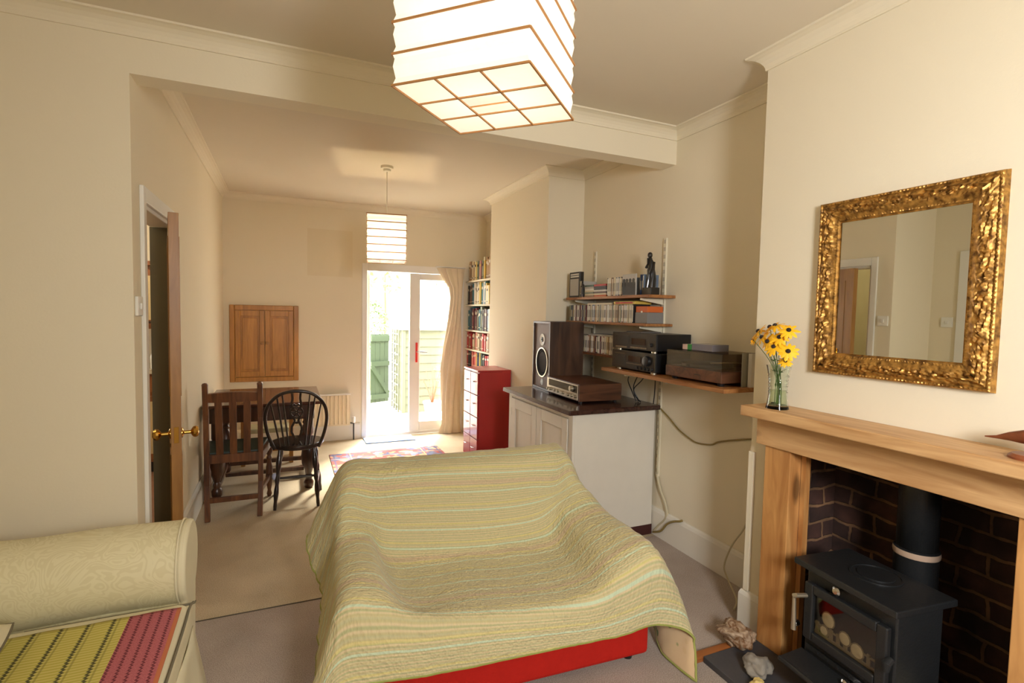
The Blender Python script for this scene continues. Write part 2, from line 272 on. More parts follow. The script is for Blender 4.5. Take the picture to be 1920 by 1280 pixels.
# ------------------------------------------------------------ mesh helpers
class MB:
    def __init__(s): s.v = []; s.f = []; s.m = []; s.uv = {}
    def add(s, vs, fs, mi=0, uvs=None):
        o = len(s.v); s.v += [tuple(p) for p in vs]
        for k, f in enumerate(fs):
            if uvs: s.uv[len(s.f)] = uvs[k]
            s.f.append([i + o for i in f]); s.m.append(mi)
        return s
    def box(s, x0, x1, y0, y1, z0, z1, mi=0):
        v = [(x, y, z) for z in (z0, z1) for y in (y0, y1) for x in (x0, x1)]
        return s.add(v, [(0, 2, 3, 1), (4, 5, 7, 6), (0, 1, 5, 4), (2, 6, 7, 3), (0, 4, 6, 2), (1, 3, 7, 5)], mi)
    def obox(s, c, sx, sy, sz, rot, mi=0):   # oriented box: centre, sizes, Matrix
        v = [Vector(c) + rot @ Vector((x, y, z)) for z in (-sz / 2, sz / 2) for y in (-sy / 2, sy / 2) for x in (-sx / 2, sx / 2)]
        return s.add(v, [(0, 2, 3, 1), (4, 5, 7, 6), (0, 1, 5, 4), (2, 6, 7, 3), (0, 4, 6, 2), (1, 3, 7, 5)], mi)
    def bar(s, a, b_, wx, wy, mi=0, up=(0, 0, 1)):
        a, b_ = Vector(a), Vector(b_); d = (b_ - a).normalized(); up = Vector(up)
        if abs(d.dot(up)) > .98: up = Vector((0, 1, 0))
        x = d.cross(up).normalized(); y = x.cross(d)
        v = [p + x * i * wx / 2 + y * j * wy / 2 for p in (a, b_) for i, j in ((-1, -1), (1, -1), (1, 1), (-1, 1))]
        return s.add(v, [(3, 2, 1, 0), (4, 5, 6, 7), (0, 1, 5, 4), (1, 2, 6, 5), (2, 3, 7, 6), (3, 0, 4, 7)], mi)
    def tube(s, pts, r, n=10, mi=0, cap=True, closed=False):
        pts = [Vector(p) for p in pts]; k = len(pts); rs = r if isinstance(r, (list, tuple)) else [r] * k
        o = len(s.v); prev = None; rings = []
        for i, p in enumerate(pts):
            a = pts[i - 1] if (i or closed) else p; c = pts[(i + 1) % k] if (i < k - 1 or closed) else p
            d = (c - a).normalized() if (c - a).length > 1e-9 else Vector((0, 0, 1))
            if prev is None:
                up = Vector((0, 0, 1)) if abs(d.z) < .9 else Vector((1, 0, 0)); x = d.cross(up).normalized()
            else: x = (prev - d * prev.dot(d)).normalized()
            prev = x; y = d.cross(x)
            rings.append([p + (x * math.cos(t) + y * math.sin(t)) * rs[i] for t in [2 * PI * q / n for q in range(n)]])
        vs = [q for rg in rings for q in rg]; fs = []
        for i in range(k if closed else k - 1):
            j = (i + 1) % k
            for q in range(n): fs.append((i * n + q, i * n + (q + 1) % n, j * n + (q + 1) % n, j * n + q))
        if cap and not closed: fs.append(tuple(range(n))[::-1]); fs.append(tuple((k - 1) * n + q for q in range(n)))
        return s.add(vs, fs, mi)
    def lathe(s, prof, c=(0, 0, 0), n=20, mi=0, axis='z', cap=True):
        vs = []; fs = []; c = Vector(c)
        for r, h in prof:
            for q in range(n):
                t = 2 * PI * q / n; a, b2 = r * math.cos(t), r * math.sin(t)
                vs.append(c + Vector({'z': (a, b2, h), 'x': (h, a, b2), 'y': (b2, h, a)}[axis]))
        for i in range(len(prof) - 1):
            for q in range(n): fs.append((i * n + q, i * n + (q + 1) % n, (i + 1) * n + (q + 1) % n, (i + 1) * n + q))
        if cap: fs.append(tuple(range(n))[::-1]); fs.append(tuple((len(prof) - 1) * n + q for q in range(n)))
        return s.add(vs, fs, mi)
    def sphere(s, c, r, n=12, mi=0, sz=1.0, sx=1.0, sy=1.0):
        vs = []; fs = []; k = n // 2
        for i in range(1, k):
            for q in range(n):
                a, t = PI * i / k, 2 * PI * q / n
                vs.append((c[0] + r * sx * math.sin(a) * math.cos(t), c[1] + r * sy * math.sin(a) * math.sin(t), c[2] + r * sz * math.cos(a)))
        for i in range(k - 2):
            for q in range(n): fs.append((i * n + q, (i + 1) * n + q, (i + 1) * n + (q + 1) % n, i * n + (q + 1) % n))
        t_ = len(vs); vs += [(c[0], c[1], c[2] + r * sz), (c[0], c[1], c[2] - r * sz)]
        for q in range(n): fs.append((t_, q, (q + 1) % n)); fs.append((t_ + 1, (k - 2) * n + (q + 1) % n, (k - 2) * n + q))
        return s.add(vs, fs, mi)
    def prism(s, poly, a, b_, plane='yz', mi=0):   # polygon extruded along the remaining axis
        n = len(poly); P = {'yz': lambda p, h: (h, p[0], p[1]), 'xz': lambda p, h: (p[0], h, p[1]), 'xy': lambda p, h: (p[0], p[1], h)}[plane]
        vs = [P(p, a) for p in poly] + [P(p, b_) for p in poly]
        return s.add(vs, [tuple(range(n))[::-1], tuple(range(n, 2 * n))] + [(i, (i + 1) % n, n + (i + 1) % n, n + i) for i in range(n)], mi)
    def quad_uv(s, p, uvs, mi=0): return s.add(p, [(0, 1, 2, 3)], mi, [uvs])
    def grid(s, P, mi=0, uvf=None):
        nj, ni = len(P), len(P[0]); vs = [q for r in P for q in r]; fs = []; uvs = []
        for j in range(nj - 1):
            for i in range(ni - 1):
                ids = (j * ni + i, j * ni + i + 1, (j + 1) * ni + i + 1, (j + 1) * ni + i); fs.append(ids)
                if uvf: uvs.append([uvf(k % ni, k // ni) for k in ids])
        return s.add(vs, fs, mi, uvs if uvf else None)
    def xf(s, mtx): s.v = [tuple(mtx @ Vector(p)) for p in s.v]; return s
    def build(s, name, mats, parent=None, smooth=False, bevel=0, loc=None, rot=None, solid=0, sub=0, fix=True, seg=2):
        me = bpy.data.meshes.new(name); me.from_pydata(s.v, [], s.f)
        if not isinstance(mats, (list, tuple)): mats = [mats]
        for m_ in mats: me.materials.append(M[m_] if isinstance(m_, str) else m_)
        if s.uv:
            ul = me.uv_layers.new(name='uv')
            for fi, u in s.uv.items():
                for li, c in zip(me.polygons[fi].loop_indices, u): ul.data[li].uv = c
        for p, mi in zip(me.polygons, s.m): p.material_index = mi; p.use_smooth = smooth
        if fix:
            bm = bmesh.new(); bm.from_mesh(me); bmesh.ops.recalc_face_normals(bm, faces=bm.faces); bm.to_mesh(me); bm.free()
        o = bpy.data.objects.new(name, me); C.objects.link(o)
        if parent: o.parent = parent
        if loc: o.location = loc
        if rot: o.rotation_euler = rot
        if bevel:
            md = o.modifiers.new('bevel', 'BEVEL'); md.width = bevel; md.segments = seg; md.limit_method = 'ANGLE'; md.angle_limit = R(40)
        if solid: md = o.modifiers.new('thickness', 'SOLIDIFY'); md.thickness = solid; md.offset = 0
        if sub: md = o.modifiers.new('smooth', 'SUBSURF'); md.levels = sub; md.render_levels = sub
        if smooth and not sub:
            try: me.shade_smooth(); me.set_sharp_from_angle(angle=R(35))
            except Exception: pass
        return o
def box(name, d, mats, parent=None, bevel=.003, **k): return MB().box(*d).build(name, mats, parent, bevel=bevel, **k)
def tag(o, label=None, cat=None, group=None, kind=None):
    if label: o['label'] = label
    if cat: o['category'] = cat
    if group: o['group'] = group
    if kind: o['kind'] = kind
    return o
def thing(name, label, cat, loc=(0, 0, 0), rz=0, group=None):
    o = bpy.data.objects.new(name, None); C.objects.link(o); o.empty_display_size = .05
    o.location = loc; o.rotation_euler = (0, 0, rz); return tag(o, label, cat, group)
def struct(o): o['kind'] = 'structure'; return o
def sweep_xy(path, prof, closed=False):
    """profile (d from wall, z) swept along an xy polyline whose left side is the room, mitred"""
    n = len(path); P = [Vector(p) for p in path]; mb = MB(); rows = []
    for i in range(n):
        def nrm(a, b_): d = (b_ - a).normalized(); return Vector((-d.y, d.x))
        if closed or 0 < i < n - 1: n1, n2 = nrm(P[i - 1], P[i]), nrm(P[i], P[(i + 1) % n]); k = (n1 + n2) / (1 + n1.dot(n2))
        else: k = nrm(P[0], P[1]) if i == 0 else nrm(P[-2], P[-1])
        rows.append([(P[i].x + k.x * d, P[i].y + k.y * d, z) for d, z in prof])
    m_ = len(prof); vs = [q for r in rows for q in r]; fs = []
    for i in range(n if closed else n - 1):
        j = (i + 1) % n
        for q in range(m_): fs.append((i * m_ + q, i * m_ + (q + 1) % m_, j * m_ + (q + 1) % m_, j * m_ + q))
    if not closed: fs += [tuple(range(m_)), tuple((n - 1) * m_ + q for q in range(m_))]
    return mb.add(vs, fs)
rnd = random.Random(5)
ORD = ['first', 'second', 'third', 'fourth', 'fifth', 'sixth', 'seventh', 'eighth', 'ninth', 'tenth', 'eleventh', 'twelfth', 'thirteenth', 'fourteenth', 'fifteenth', 'sixteenth', 'seventeenth', 'eighteenth', 'nineteenth', 'twentieth']
def ordw(n):
    if n <= 20: return ORD[n - 1]
    t = {2: 'twent', 3: 'thirt', 4: 'fort', 5: 'fift', 6: 'sixt', 7: 'sevent', 8: 'eight'}[n // 10]
    return t + 'ieth' if n % 10 == 0 else t + 'y-' + ORD[n % 10 - 1]
def catmull(pts, k=6):
    P = [Vector(p) for p in pts]; out = []
    for i in range(len(P) - 1):
        p0, p1, p2, p3 = P[max(i - 1, 0)], P[i], P[i + 1], P[min(i + 2, len(P) - 1)]
        for q in range(k):
            t = q / k; out.append(.5 * ((2 * p1) + (p2 - p0) * t + (2 * p0 - 5 * p1 + 4 * p2 - p3) * t * t + (3 * p1 - p0 - 3 * p2 + p3) * t ** 3))
    return out + [P[-1]]

# ------------------------------------------------------------ the room
fl = MB(); fl.box(XF - .1, XR + .1, Y0 - .1, 2.79, -.1, 0); fl.box(-2.7, XR + .1, 2.79, YE, -.1, 0, 1)
struct(fl.build('floor', ['carpet_front', 'carpet_back']))
struct(box('trim_1', (XL, 1.2, 2.787, 2.793, 0, .003), mat('carpet_seam', (92, 82, 66), .9), bevel=0))
ce = MB(); ce.box(XF - .1, XR + .12, Y0 - .1, YB, ZC, ZC + .1); ce.box(-2.7, XR + .12, YB, YE + .2, ZC, ZC + .1); struct(ce.build('ceiling', 'ceil'))
DY0, DY1, DH = 2.903, 3.64, 1.985
wl = MB(); wl.box(XL - .115, XL, YB, DY0, 0, ZC); wl.box(XL - .115, XL, DY1, YE, 0, ZC); wl.box(XL - .115, XL, DY0, DY1, DH, ZC); struct(wl.build('wall_left', 'wall'))
struct(box('wall_left_return', (-2.7, XL - .115, YB, YB2, 0, ZC), 'wall', bevel=0))
struct(box('wall_left_front', (XF - .1, XF, Y0 - .1, YB, 0, ZC), 'wall', bevel=0))
struct(box('trim_2', (XL, XR, YB, YB2, ZB, ZC), 'wall', bevel=0))          # the beam left where two rooms were knocked into one
FX0, FX1, FZ0, FZ1 = .835, 2.02, .0, 2.02
wr = MB(); wr.box(-2.7, FX0, YE, YE + .2, 0, ZC); wr.box(FX1, XR + .12, YE, YE + .2, 0, ZC); wr.box(FX0, FX1, YE, YE + .2, FZ1, ZC); struct(wr.build('wall_rear', 'wall'))
struct(box('trim_3', (.215, .70, YE - .0015, YE, 1.88, 2.40), 'patch', bevel=0))  # thin rectangle, slightly darker than the rear wall
wR = MB(); wR.box(XR, XR + .12, Y0 - .1, .45, 0, ZC); wR.box(XR, XR + .12, YC1, YC2, 0, ZC); wR.box(XR, XR + .12, YC3, YE, 0, ZC); struct(wR.build('wall_right', 'wall'))
cb = MB(); FY0, FY1, FZT = .66, 1.62, .97
cb.box(XC1, XR + .12, FY1, YC1, 0, ZC); cb.box(XC1, XR + .12, .45, FY0, 0, ZC); cb.box(XC1, XC1 + .1, FY0, FY1, FZT, ZC); cb.box(XC1 + .1, XR + .12, FY0, FY1, 1.21, ZC)
struct(cb.build('wall_chimney_breast_front', 'wall'))
struct(MB().box(XC2, XR + .12, YC2, YC3, 0, ZC).build('wall_chimney_breast_rear', 'wall', bevel=.006))
# front wall with its window
wf = MB(); WX0, WX1, WZ0, WZ1 = .2, 1.05, 1.2, 2.05
wf.box(XF, WX0, Y0 - .12, Y0, 0, ZC); wf.box(WX1, XR, Y0 - .12, Y0, 0, ZC); wf.box(WX0, WX1, Y0 - .12, Y0, 0, WZ0); wf.box(WX0, WX1, Y0 - .12, Y0, WZ1, ZC); struct(wf.build('wall_front', 'wall'))
wi = MB()
for d in ((WX0, WX0 + .06, WZ0, WZ1), (WX1 - .06, WX1, WZ0, WZ1), (WX0, WX1, WZ0, WZ0 + .06), (WX0, WX1, WZ1 - .06, WZ1), (WX0, WX1, 1.60, 1.64)): wi.box(d[0], d[1], Y0 - .1, Y0 - .04, d[2], d[3])
wn = struct(wi.build('window_1', 'white', bevel=.004))
MB().box(WX0 + .05, WX1 - .05, Y0 - .075, Y0 - .069, WZ0 + .05, WZ1 - .05).build('window_pane', 'pane', wn)
# cornices and skirting boards
cv = [(0, -.06), (.006, -.06), (.008, -.054)] + [(.075 - .064 * math.cos(t), -.006 - .046 * math.sin(t) + 0) for t in [R(a) for a in (75, 55, 35, 15)]][0:0]
cv = [(0, -.068), (.008, -.068), (.009, -.058), (.014, -.044), (.024, -.030), (.040, -.017), (.058, -.010), (.070, -.008), (.072, 0), (0, 0)]
def cornice(name, path, closed=True, z=ZC): return struct(sweep_xy(path, [(d, z + h) for d, h in cv], closed).build(name, 'cove', smooth=False))
cornice('trim_4', [(XF, Y0), (XR, Y0), (XR, .45), (XC1, .45), (XC1, YC1), (XR, YC1), (XR, YB), (XF, YB)])
cornice('trim_5', [(XL, YB2), (XR, YB2), (XR, YC2), (XC2, YC2), (XC2, YC3), (XR, YC3), (XR, YE), (XL, YE)])
sk = [(0, 0), (.02, 0), (.02, .165), (.014, .182), (.006, .19), (0, .19)]
def skirting(name, path): return struct(sweep_xy(path, sk).build(name, 'skirt'))
skirting('baseboard_right', [(XC1, 1.655), (XC1, YC1), (XR, YC1), (XR, YC2), (XC2, YC2), (XC2, YC3), (XR, YC3), (XR, YE), (FX1 + .07, YE)])
skirting('baseboard_left', [(FX0 - .05, YE), (XL, YE), (XL, DY1 + .07)])
skirting('baseboard_left_front', [(XL, DY0 - .07), (XL, YB), (XF, YB), (XF, 2.55)])
skirting('baseboard_front', [(XF, 1.6), (XF, Y0), (XR, Y0), (XR, .45), (XC1, .45), (XC1, .63)])
# hall door: frame, leaf with knobs
d2 = MB()
for y0_, y1_ in ((DY0 - .045, DY0 + .006), (DY1 - .006, DY1 + .065)): d2.box(XL, XL + .018, y0_, y1_, 0, DH + .065)
d2.box(XL, XL + .018, DY0 + .006, DY1 - .006, DH - .006, DH + .065)
d2.box(XL - .115, XL, DY0, DY0 + .025, 0, DH); d2.box(XL - .115, XL, DY0 + .025, DY1 - .025, DH - .025, DH)
dr = struct(d2.build('door_1', 'white', bevel=.004))
jm = struct(MB().box(XL - .115, XL, DY1 - .025, DY1, 0, DH - .026).build('door_jamb', mat('shaded_jamb_olive', (84, 76, 52), .6), dr))  # far jamb: the shade of the reveal is put into its olive colour
hx, hy = XL + .018, DY1 - .03
ang = math.atan2(.112, .62)     # ajar into the room
leaf = thing('door_leaf', 'stripped pine hall door standing slightly ajar, brass knobs', 'door', (hx, hy, 0), ang)
lf = MB(); lf.box(-.044, 0, -.64, 0, .012, DH - .03)
lf.build('leaf_panel', 'door_pine', leaf, bevel=.002)
pn = MB()
for x_ in (-.048, .0):
    for z0_, z1_ in ((.15, .75), (1.05, 1.85)):
        for y0_, y1_ in ((-.29, -.1), (-.56, -.37)):
            for d in ((y0_, y1_, z0_, z0_ + .02), (y0_, y1_, z1_ - .02, z1_), (y0_, y0_ + .02, z0_, z1_), (y1_ - .02, y1_, z0_, z1_)): pn.box(x_, x_ + .004, *d)
pn.build('panel_moulding', 'door_pine', leaf)
kz = .868
for sx in (-1, 1):
    x0_ = 0 if sx > 0 else -.044
    MB().lathe([(.026, 0), (.026, .004), (.02, .008), (.009, .012), (.009, .04), (.016, .044), (.027, .052), (.029, .062), (.024, .072), (.01, .078)], n=20, axis='x').xf(Matrix.Scale(sx, 4, (1, 0, 0))).build('knob', 'brass', leaf, smooth=True, loc=(x0_, -.59, kz))
box('latch_plate', (-.032, -.012, -.643, -.64, kz - .04, kz + .04), 'brass', leaf, .001)
# light switches
def switch(loc, rz, label):
    t = thing('light_switch', label, 'light switch', loc, rz)
    box('switch_plate', (0, .012, -.043, .043, -.043, .043), 'white', t, .003); box('rocker', (.012, .02, -.012, .012, -.014, .014), 'white', t, .003); return t
switch((XL, 2.795, 1.50), 0, 'white light switch on the wall edge beside the hall door')
switch((XF, 2.60, 1.50), 0, 'white light switch beside the front room door, seen in the mirror')
# second door of the front room (seen in the mirror)
d3 = MB(); d3.box(XF, XF + .02, 1.62, 1.7, 0, 2.1); d3.box(XF, XF + .02, 2.45, 2.53, 0, 2.1); d3.box(XF, XF + .02, 1.7, 2.45, 2.02, 2.1)
dd = struct(d3.build('door_2', 'white', bevel=.004)); box('door_panel', (XF, XF + .008, 1.7, 2.45, 0, 2.02), 'white', dd, 0)

# French door
fr = MB(); y0_, y1_ = YE - .012, YE + .06
fr.box(FX0 - .03, FX0 + .028, y0_, y1_, 0, FZ1 + .03); fr.box(FX1 - .022, FX1 + .02, y0_, y1_, 0, FZ1 + .03); fr.box(FX0 + .028, FX1 - .022, y0_, y1_, 1.965, FZ1 + .03); fr.box(FX0 + .028, FX1 - .022, YE + .01, y1_, 0, .035)
fd = struct(fr.build('door_3', 'upvc', bevel=.004))
LX0, LX1 = 1.365, 1.997
rl = MB(); rl.box(LX0, LX0 + .125, YE + .0, YE + .055, .04, 1.96); rl.box(LX1 - .125, LX1, YE + .0, YE + .055, .04, 1.96); rl.box(LX0 + .125, LX1 - .125, YE + .0, YE + .055, 1.885, 1.96); rl.box(LX0 + .125, LX1 - .125, YE + .0, YE + .055, .04, .155)
lf = thing('glazed_door', 'closed right leaf of the white french doors, red handle plate', 'door', (0, 0, 0)); rl.build('door_frame', 'upvc', lf, bevel=.006)
box('glass_pane', (LX0 + .12, LX1 - .12, YE + .024, YE + .03, .15, 1.89), 'pane', lf, 0)
hn = box('handle_plate', (1.437, 1.463, YE - .012, YE, .885, 1.125), mat('red_handle_plate', (214, 50, 44), .35), lf, .004); hn['label'] = 'bright red handle plate'
MB().tube([(1.45, YE - .012, 1.015), (1.45, YE - .045, 1.015), (1.47, YE - .05, 1.014), (1.57, YE - .05, 1.008)], .008).build('handle_lever', 'chrome', lf, smooth=True)
# left leaf, swung right out against the outside wall
ol = thing('glazed_door', 'open left leaf of the white french doors folded outwards', 'door', (FX0 + .03, YE + .085, 0), R(93))
rl = MB(); rl.box(0, .07, 0, .05, .04, 1.96); rl.box(.42, .49, 0, .05, .04, 1.96); rl.box(.07, .42, 0, .05, 1.885, 1.96); rl.box(.07, .42, 0, .05, .04, .155); rl.build('door_frame', 'upvc', ol, bevel=.006)
box('glass_pane', (.065, .425, .022, .028, .15, 1.89), 'pane', ol, 0)
ol.location = (FX0 + .075, YE + .085, 0)

# ------------------------------------------------------------ outside
struct(MB().box(-4, 7, YE + .2, 18, -.2, -.09).build('ground', mat('pale_paving', (190, 182, 168), .9, var=.08, vs_=3)))
struct(box('doorstep', (FX0, FX1, YE + .06, YE + .45, -.09, .02), mat('concrete', (200, 196, 186), .9), bevel=.01))
gtm = mat('green_gate_paint', (38, 54, 32), .7, var=.15, vs_=5)
gt = thing('garden_gate', 'dark green boarded garden gate with diagonal brace, standing open', 'gate', (1.29, 8.85, -.09), R(24))
g = MB()
for k in range(4): g.box(.09 * k, .09 * k + .086, 0, .018, .04, 1.2)
g.build('boards', gtm, gt, bevel=.003)
MB().box(0, .356, -.025, 0, 1.08, 1.18).build('rail', gtm, gt); MB().box(0, .356, -.025, 0, .66, .74).build('rail', gtm, gt); MB().box(0, .356, -.025, 0, .1, .18).build('rail', gtm, gt)
MB().bar((.02, -.013, .66), (.34, -.013, .18), .025, .07).build('brace', gtm, gt)
shm = mat('sage_shiplap_paint', (78, 82, 66), .8, var=.1, vs_=4)
sh = thing('garden_shed', 'low sage green shiplap garden store beyond the french doors', 'shed', (1.68, 8.06, -.09))
for nm, dims in (('front_cladding', 'f'), ('side_cladding', 's')):
    g = MB()
    for k in range(10):
        z_ = .13 * k
        if dims == 'f': g.prism([(-.012, z_), (0, z_ + .13), (.02, z_ + .13), (.02, z_)], 0, 1.35, 'yz')
        else: g.prism([(-.012, z_), (0, z_ + .13), (.02, z_ + .13), (.02, z_)], .03, .68, 'xz')
    g.build(nm, shm, sh)
MB().box(-.03, .02, -.03, .02, 0, 1.32).build('corner_post', shm, sh)
MB().box(-.05, 1.4, -.05, .7, 1.30, 1.33).build('roof', mat('felt_roof', (150, 146, 136), .9), sh)
tr = MB()
for k in range(4): tr.box(-.05, -.032, .08 + .18 * k, .11 + .18 * k, 0, 1.3)
for k in range(8): tr.box(-.055, -.05, .05, .66, .1 + .16 * k, .12 + .16 * k)
tag(tr.build('trellis', shm, loc=(1.66, 8.06, -.09)), 'pale green lattice fixed along the side of the garden store', 'trellis')
# foliage masses
def shrub(name, c, rad, n, label, mt, leaf=.07, seed=1, trunk=True):
    rr = random.Random(seed); t = thing(name, label, 'shrub', (c[0], c[1], -.09))
    g = MB()
    for k in range(n):
        a, b2, q = rr.uniform(0, 2 * PI), rr.uniform(-1, 1), rr.uniform(.45, 1) ** .5
        s_ = math.sqrt(1 - b2 * b2); p = Vector((rad[0] * q * s_ * math.cos(a), rad[1] * q * s_ * math.sin(a), c[2] + .09 + rad[2] * q * b2))
        d = Vector((rr.uniform(-1, 1), rr.uniform(-1, 1), rr.uniform(-.6, .8))).normalized(); e = d.orthogonal().normalized() * leaf * .4; d *= leaf
        g.add([p - d, p + e, p + d, p - e], [(0, 1, 2, 3)])
    g.build('foliage', mt, t, fix=False)
    MB().tube([(0, 0, 0), (.03, .02, c[2] * .5), (0, 0, c[2])], [.05, .04, .02], 8).build('stem', 'oak_mid', t, smooth=True)
lg = mat('pale_garden_leaf', (70, 92, 40), .7, var=.3, vs_=8); lg2 = mat('yellow_green_leaf', (100, 116, 44), .7, var=.25, vs_=8)
shrub('garden_shrub', (1.55, 10.6, 1.2), (.35, .4, .55), 500, 'leafy green shrub growing behind the open garden gate', lg, .06, 1)
shrub('garden_tree', (4.7, 15.2, 3.2), (1.1, .7, 1.1), 260, 'sunlit yellow green tree seen over the garden store roof', lg2, .13, 2)
shrub('garden_tree', (2.7, 15.8, 2.9), (.8, .7, 1.0), 140, 'pale sparse tree at the end of the garden above the gate', lg2, .13, 3)
pp_ = thing('potted_plant', 'bare twiggy plant in a pale pot outside the glazed door', 'potted plant', (1.98, 7.45, -.09))
MB().lathe([(.09, 0), (.13, .24), (.14, .24), (.14, .27), (.11, .27), (.1, .2)], n=18).build('pot', mat('pale_terracotta', (206, 190, 160), .8), pp_, smooth=True)
g = MB(); rr = random.Random(4)
for k in range(12):
    a = rr.uniform(0, 6.28); l_ = rr.uniform(.35, .6); g.tube([(0, 0, .2), (.06 * math.cos(a), .06 * math.sin(a), .2 + l_ * .5), (.16 * math.cos(a), .16 * math.sin(a), .2 + l_)], .005, 5)
g.build('twigs', 'oak_mid', pp_)

# ------------------------------------------------------------ kitchen glimpsed through the hall door
KX = -2.6
kw = MB(); kw.box(KX - .1, KX, YB2, 5.2, 0, ZC); kw.box(KX - .1, KX, 5.8, YE, 0, ZC); kw.box(KX - .1, KX, 5.2, 5.8, 0, 1.1); kw.box(KX - .1, KX, 5.2, 5.8, 1.6, ZC); struct(kw.build('wall_kitchen', mat('kitchen_wall_paint', (150, 140, 100), .8)))
struct(box('trim_6', (KX, XL - .115, 4.2, YE, 0, .004), mat('brown_floor_tile', (120, 84, 58), .5, var=.25, vs_=8), bevel=0))
struct(box('trim_7', (KX, XL - .115, YB2, 4.2, 0, .003), mat('dark_hall_floor', (64, 52, 46), .8, var=.1), bevel=0))
kwm = wood('kitchen_cabinet_wood', (120, 70, 36), (164, 104, 60), 'z')
kc = mat('cream_cabinet_panel', (206, 184, 140), .5)
t = thing('kitchen_wall_unit', 'wooden kitchen wall cupboard with cream door glimpsed through the doorway', 'cabinet', (0, 5.5, 1.3))
box('carcass', (-1.7, -.75, .02, .34, 0, .56), kwm, t)
for k in range(2):
    d_ = box('door', (-1.69 + .47 * k, -1.24 + .47 * k, 0, .02, .03, .52), kwm, t); box('door_panel', (-1.64 + .47 * k, -1.29 + .47 * k, -.004, 0, .08, .47), kc, d_)
    MB().sphere((-1.11 + .0 * k - .2 * k, -.012, .06), .012).build('knob', 'oak_dark', d_, smooth=True)
box('cornice', (-1.72, -.73, -.02, .35, .56, .6), kwm, t)
t = thing('kitchen_base_unit', 'wooden kitchen base cupboard below the worktop, beyond the hall door', 'cabinet', (0, 5.45, .004))
box('carcass', (-1.7, -.75, .04, .6, .1, .9), kwm, t); box('plinth', (-1.7, -.75, .08, .6, 0, .1), 'black', t)
for k in range(2):
    d_ = box('door', (-1.69 + .47 * k, -1.24 + .47 * k, .02, .04, .13, .7), kwm, t); box('door_panel', (-1.64 + .47 * k, -1.29 + .47 * k, .016, .02, .18, .65), kc, d_)
    box('drawer', (-1.69 + .47 * k, -1.24 + .47 * k, .02, .04, .73, .88), kwm, t)
tag(box('worktop', (-1.72, -.73, 5.44, 6.06, .904, .944), mat('pale_worktop', (190, 180, 160), .35)), 'pale kitchen worktop edge seen through the ajar door', 'worktop')
t = thing('spray_bottle', 'white bottle with bright green cap on the kitchen worktop', 'bottle', (-1.09, 5.56, .944))
MB().lathe([(.035, 0), (.037, .1), (.02, .15), (.013, .16)], n=16).build('bottle_body', 'white', t, smooth=True); MB().lathe([(.02, .16), (.02, .2), (.012, .205)], n=14).build('cap', mat('green_cap', (70, 190, 60), .4), t, smooth=True)
t = thing('mug', 'pale mug beside the green capped bottle in the kitchen', 'mug', (-1.2, 5.56, .944))
MB().lathe([(.035, 0), (.036, .1), (.033, .1), (.032, .01)], n=16).build('mug_body', 'white', t, smooth=True); MB().tube([(.035, 0, .08), (.06, 0, .07), (.06, 0, .04), (.035, 0, .03)], .005, 8).build('mug_handle', 'white', t, smooth=True)

# ------------------------------------------------------------ paper lanterns
def lantern(name, label, loc, s, h, nr, top, bulb_e, pm, rz, col=(1, .87, .66), rw=.004):
    t = thing(name, label, 'lamp', loc, rz); a = s / 2
    g = MB(); prof = []
    step = h / nr
    for k in range(nr):
        z = k * step; prof += [(a, z), (a - .006, z + step * .25), (a - .001, z + step * .62), (a - .004, z + step * .86)]
    prof.append((a, h))
    vs = []; fs = []
    for r_, z in prof: vs += [(-r_, -r_, z), (r_, -r_, z), (r_, r_, z), (-r_, r_, z)]
    for i in range(len(prof) - 1):
        for q in range(4): fs.append((i * 4 + q, i * 4 + (q + 1) % 4, (i + 1) * 4 + (q + 1) % 4, (i + 1) * 4 + q))
    g.add(vs, fs); c3 = s / 6
    g.build('paper_shade', pm, t, fix=True)
    # underside: eight papered cells round an open one
    g = MB()
    for i in range(3):
        for j in range(3):
            if i == 1 and j == 1: continue
            x0_, y0_ = -a + i * s / 3, -a + j * s / 3; g.add([(x0_, y0_, .002), (x0_ + s / 3, y0_, .002), (x0_ + s / 3, y0_ + s / 3, .002), (x0_, y0_ + s / 3, .002)], [(0, 1, 2, 3)])
    g.build('paper_base', pm, t, fix=False)
    for k in range(nr + 1):
        g = MB(); z = k * step; e = a + .001
        for p, q in (((-e, -e), (e, -e)), ((e, -e), (e, e)), ((e, e), (-e, e)), ((-e, e), (-e, -e))): g.bar((*p, z), (*q, z), rw, rw * 1.2)
        g.build('rib', 'bamboo', t)
    g = MB()
    for q in (-1, 1): g.bar((q * s / 6, -a, -.001), (q * s / 6, a, -.001), .004, .004); g.bar((-a, q * s / 6, -.001), (a, q * s / 6, -.001), .004, .004)
    g.build('base_lattice', 'bamboo', t)
    g = MB(); g.bar((-a, 0, h), (a, 0, h), .002, .002); g.bar((0, -a, h), (0, a, h), .002, .002); g.build('hanger', 'tin', t)
    Z = top - loc[2]
    MB().tube([(0, 0, h * .62), (0, 0, Z - .03)], .004, 8).build('flex', 'tin', t, smooth=True)
    MB().lathe([(.02, Z - .045), (.03, Z - .04), (.032, Z - .025), (.05, Z - .02), (.052, Z)], n=24).build('ceiling_rose', 'tin', t, smooth=True)
    MB().lathe([(.014, h * .5), (.02, h * .52), (.02, h * .62), (.01, h * .64)], n=14).build('bulb_holder', 'tin', t, smooth=True)
    MB().sphere((0, 0, h * .5 - .025), .03, 16, sz=1.2).build('bulb', 'bulb', t, smooth=True)
    l_ = lamp('bulb_light', 'POINT', (loc[0], loc[1], loc[2] + h * .5 - .04), bulb_e, col, .035)
    return t
lantern('paper_lantern', 'large square rice paper lantern with bamboo ribs hanging in the foreground', (.491, 1.309, 2.05), .357, .45, 6, ZC, 3.5, 'paper', R(44.5))
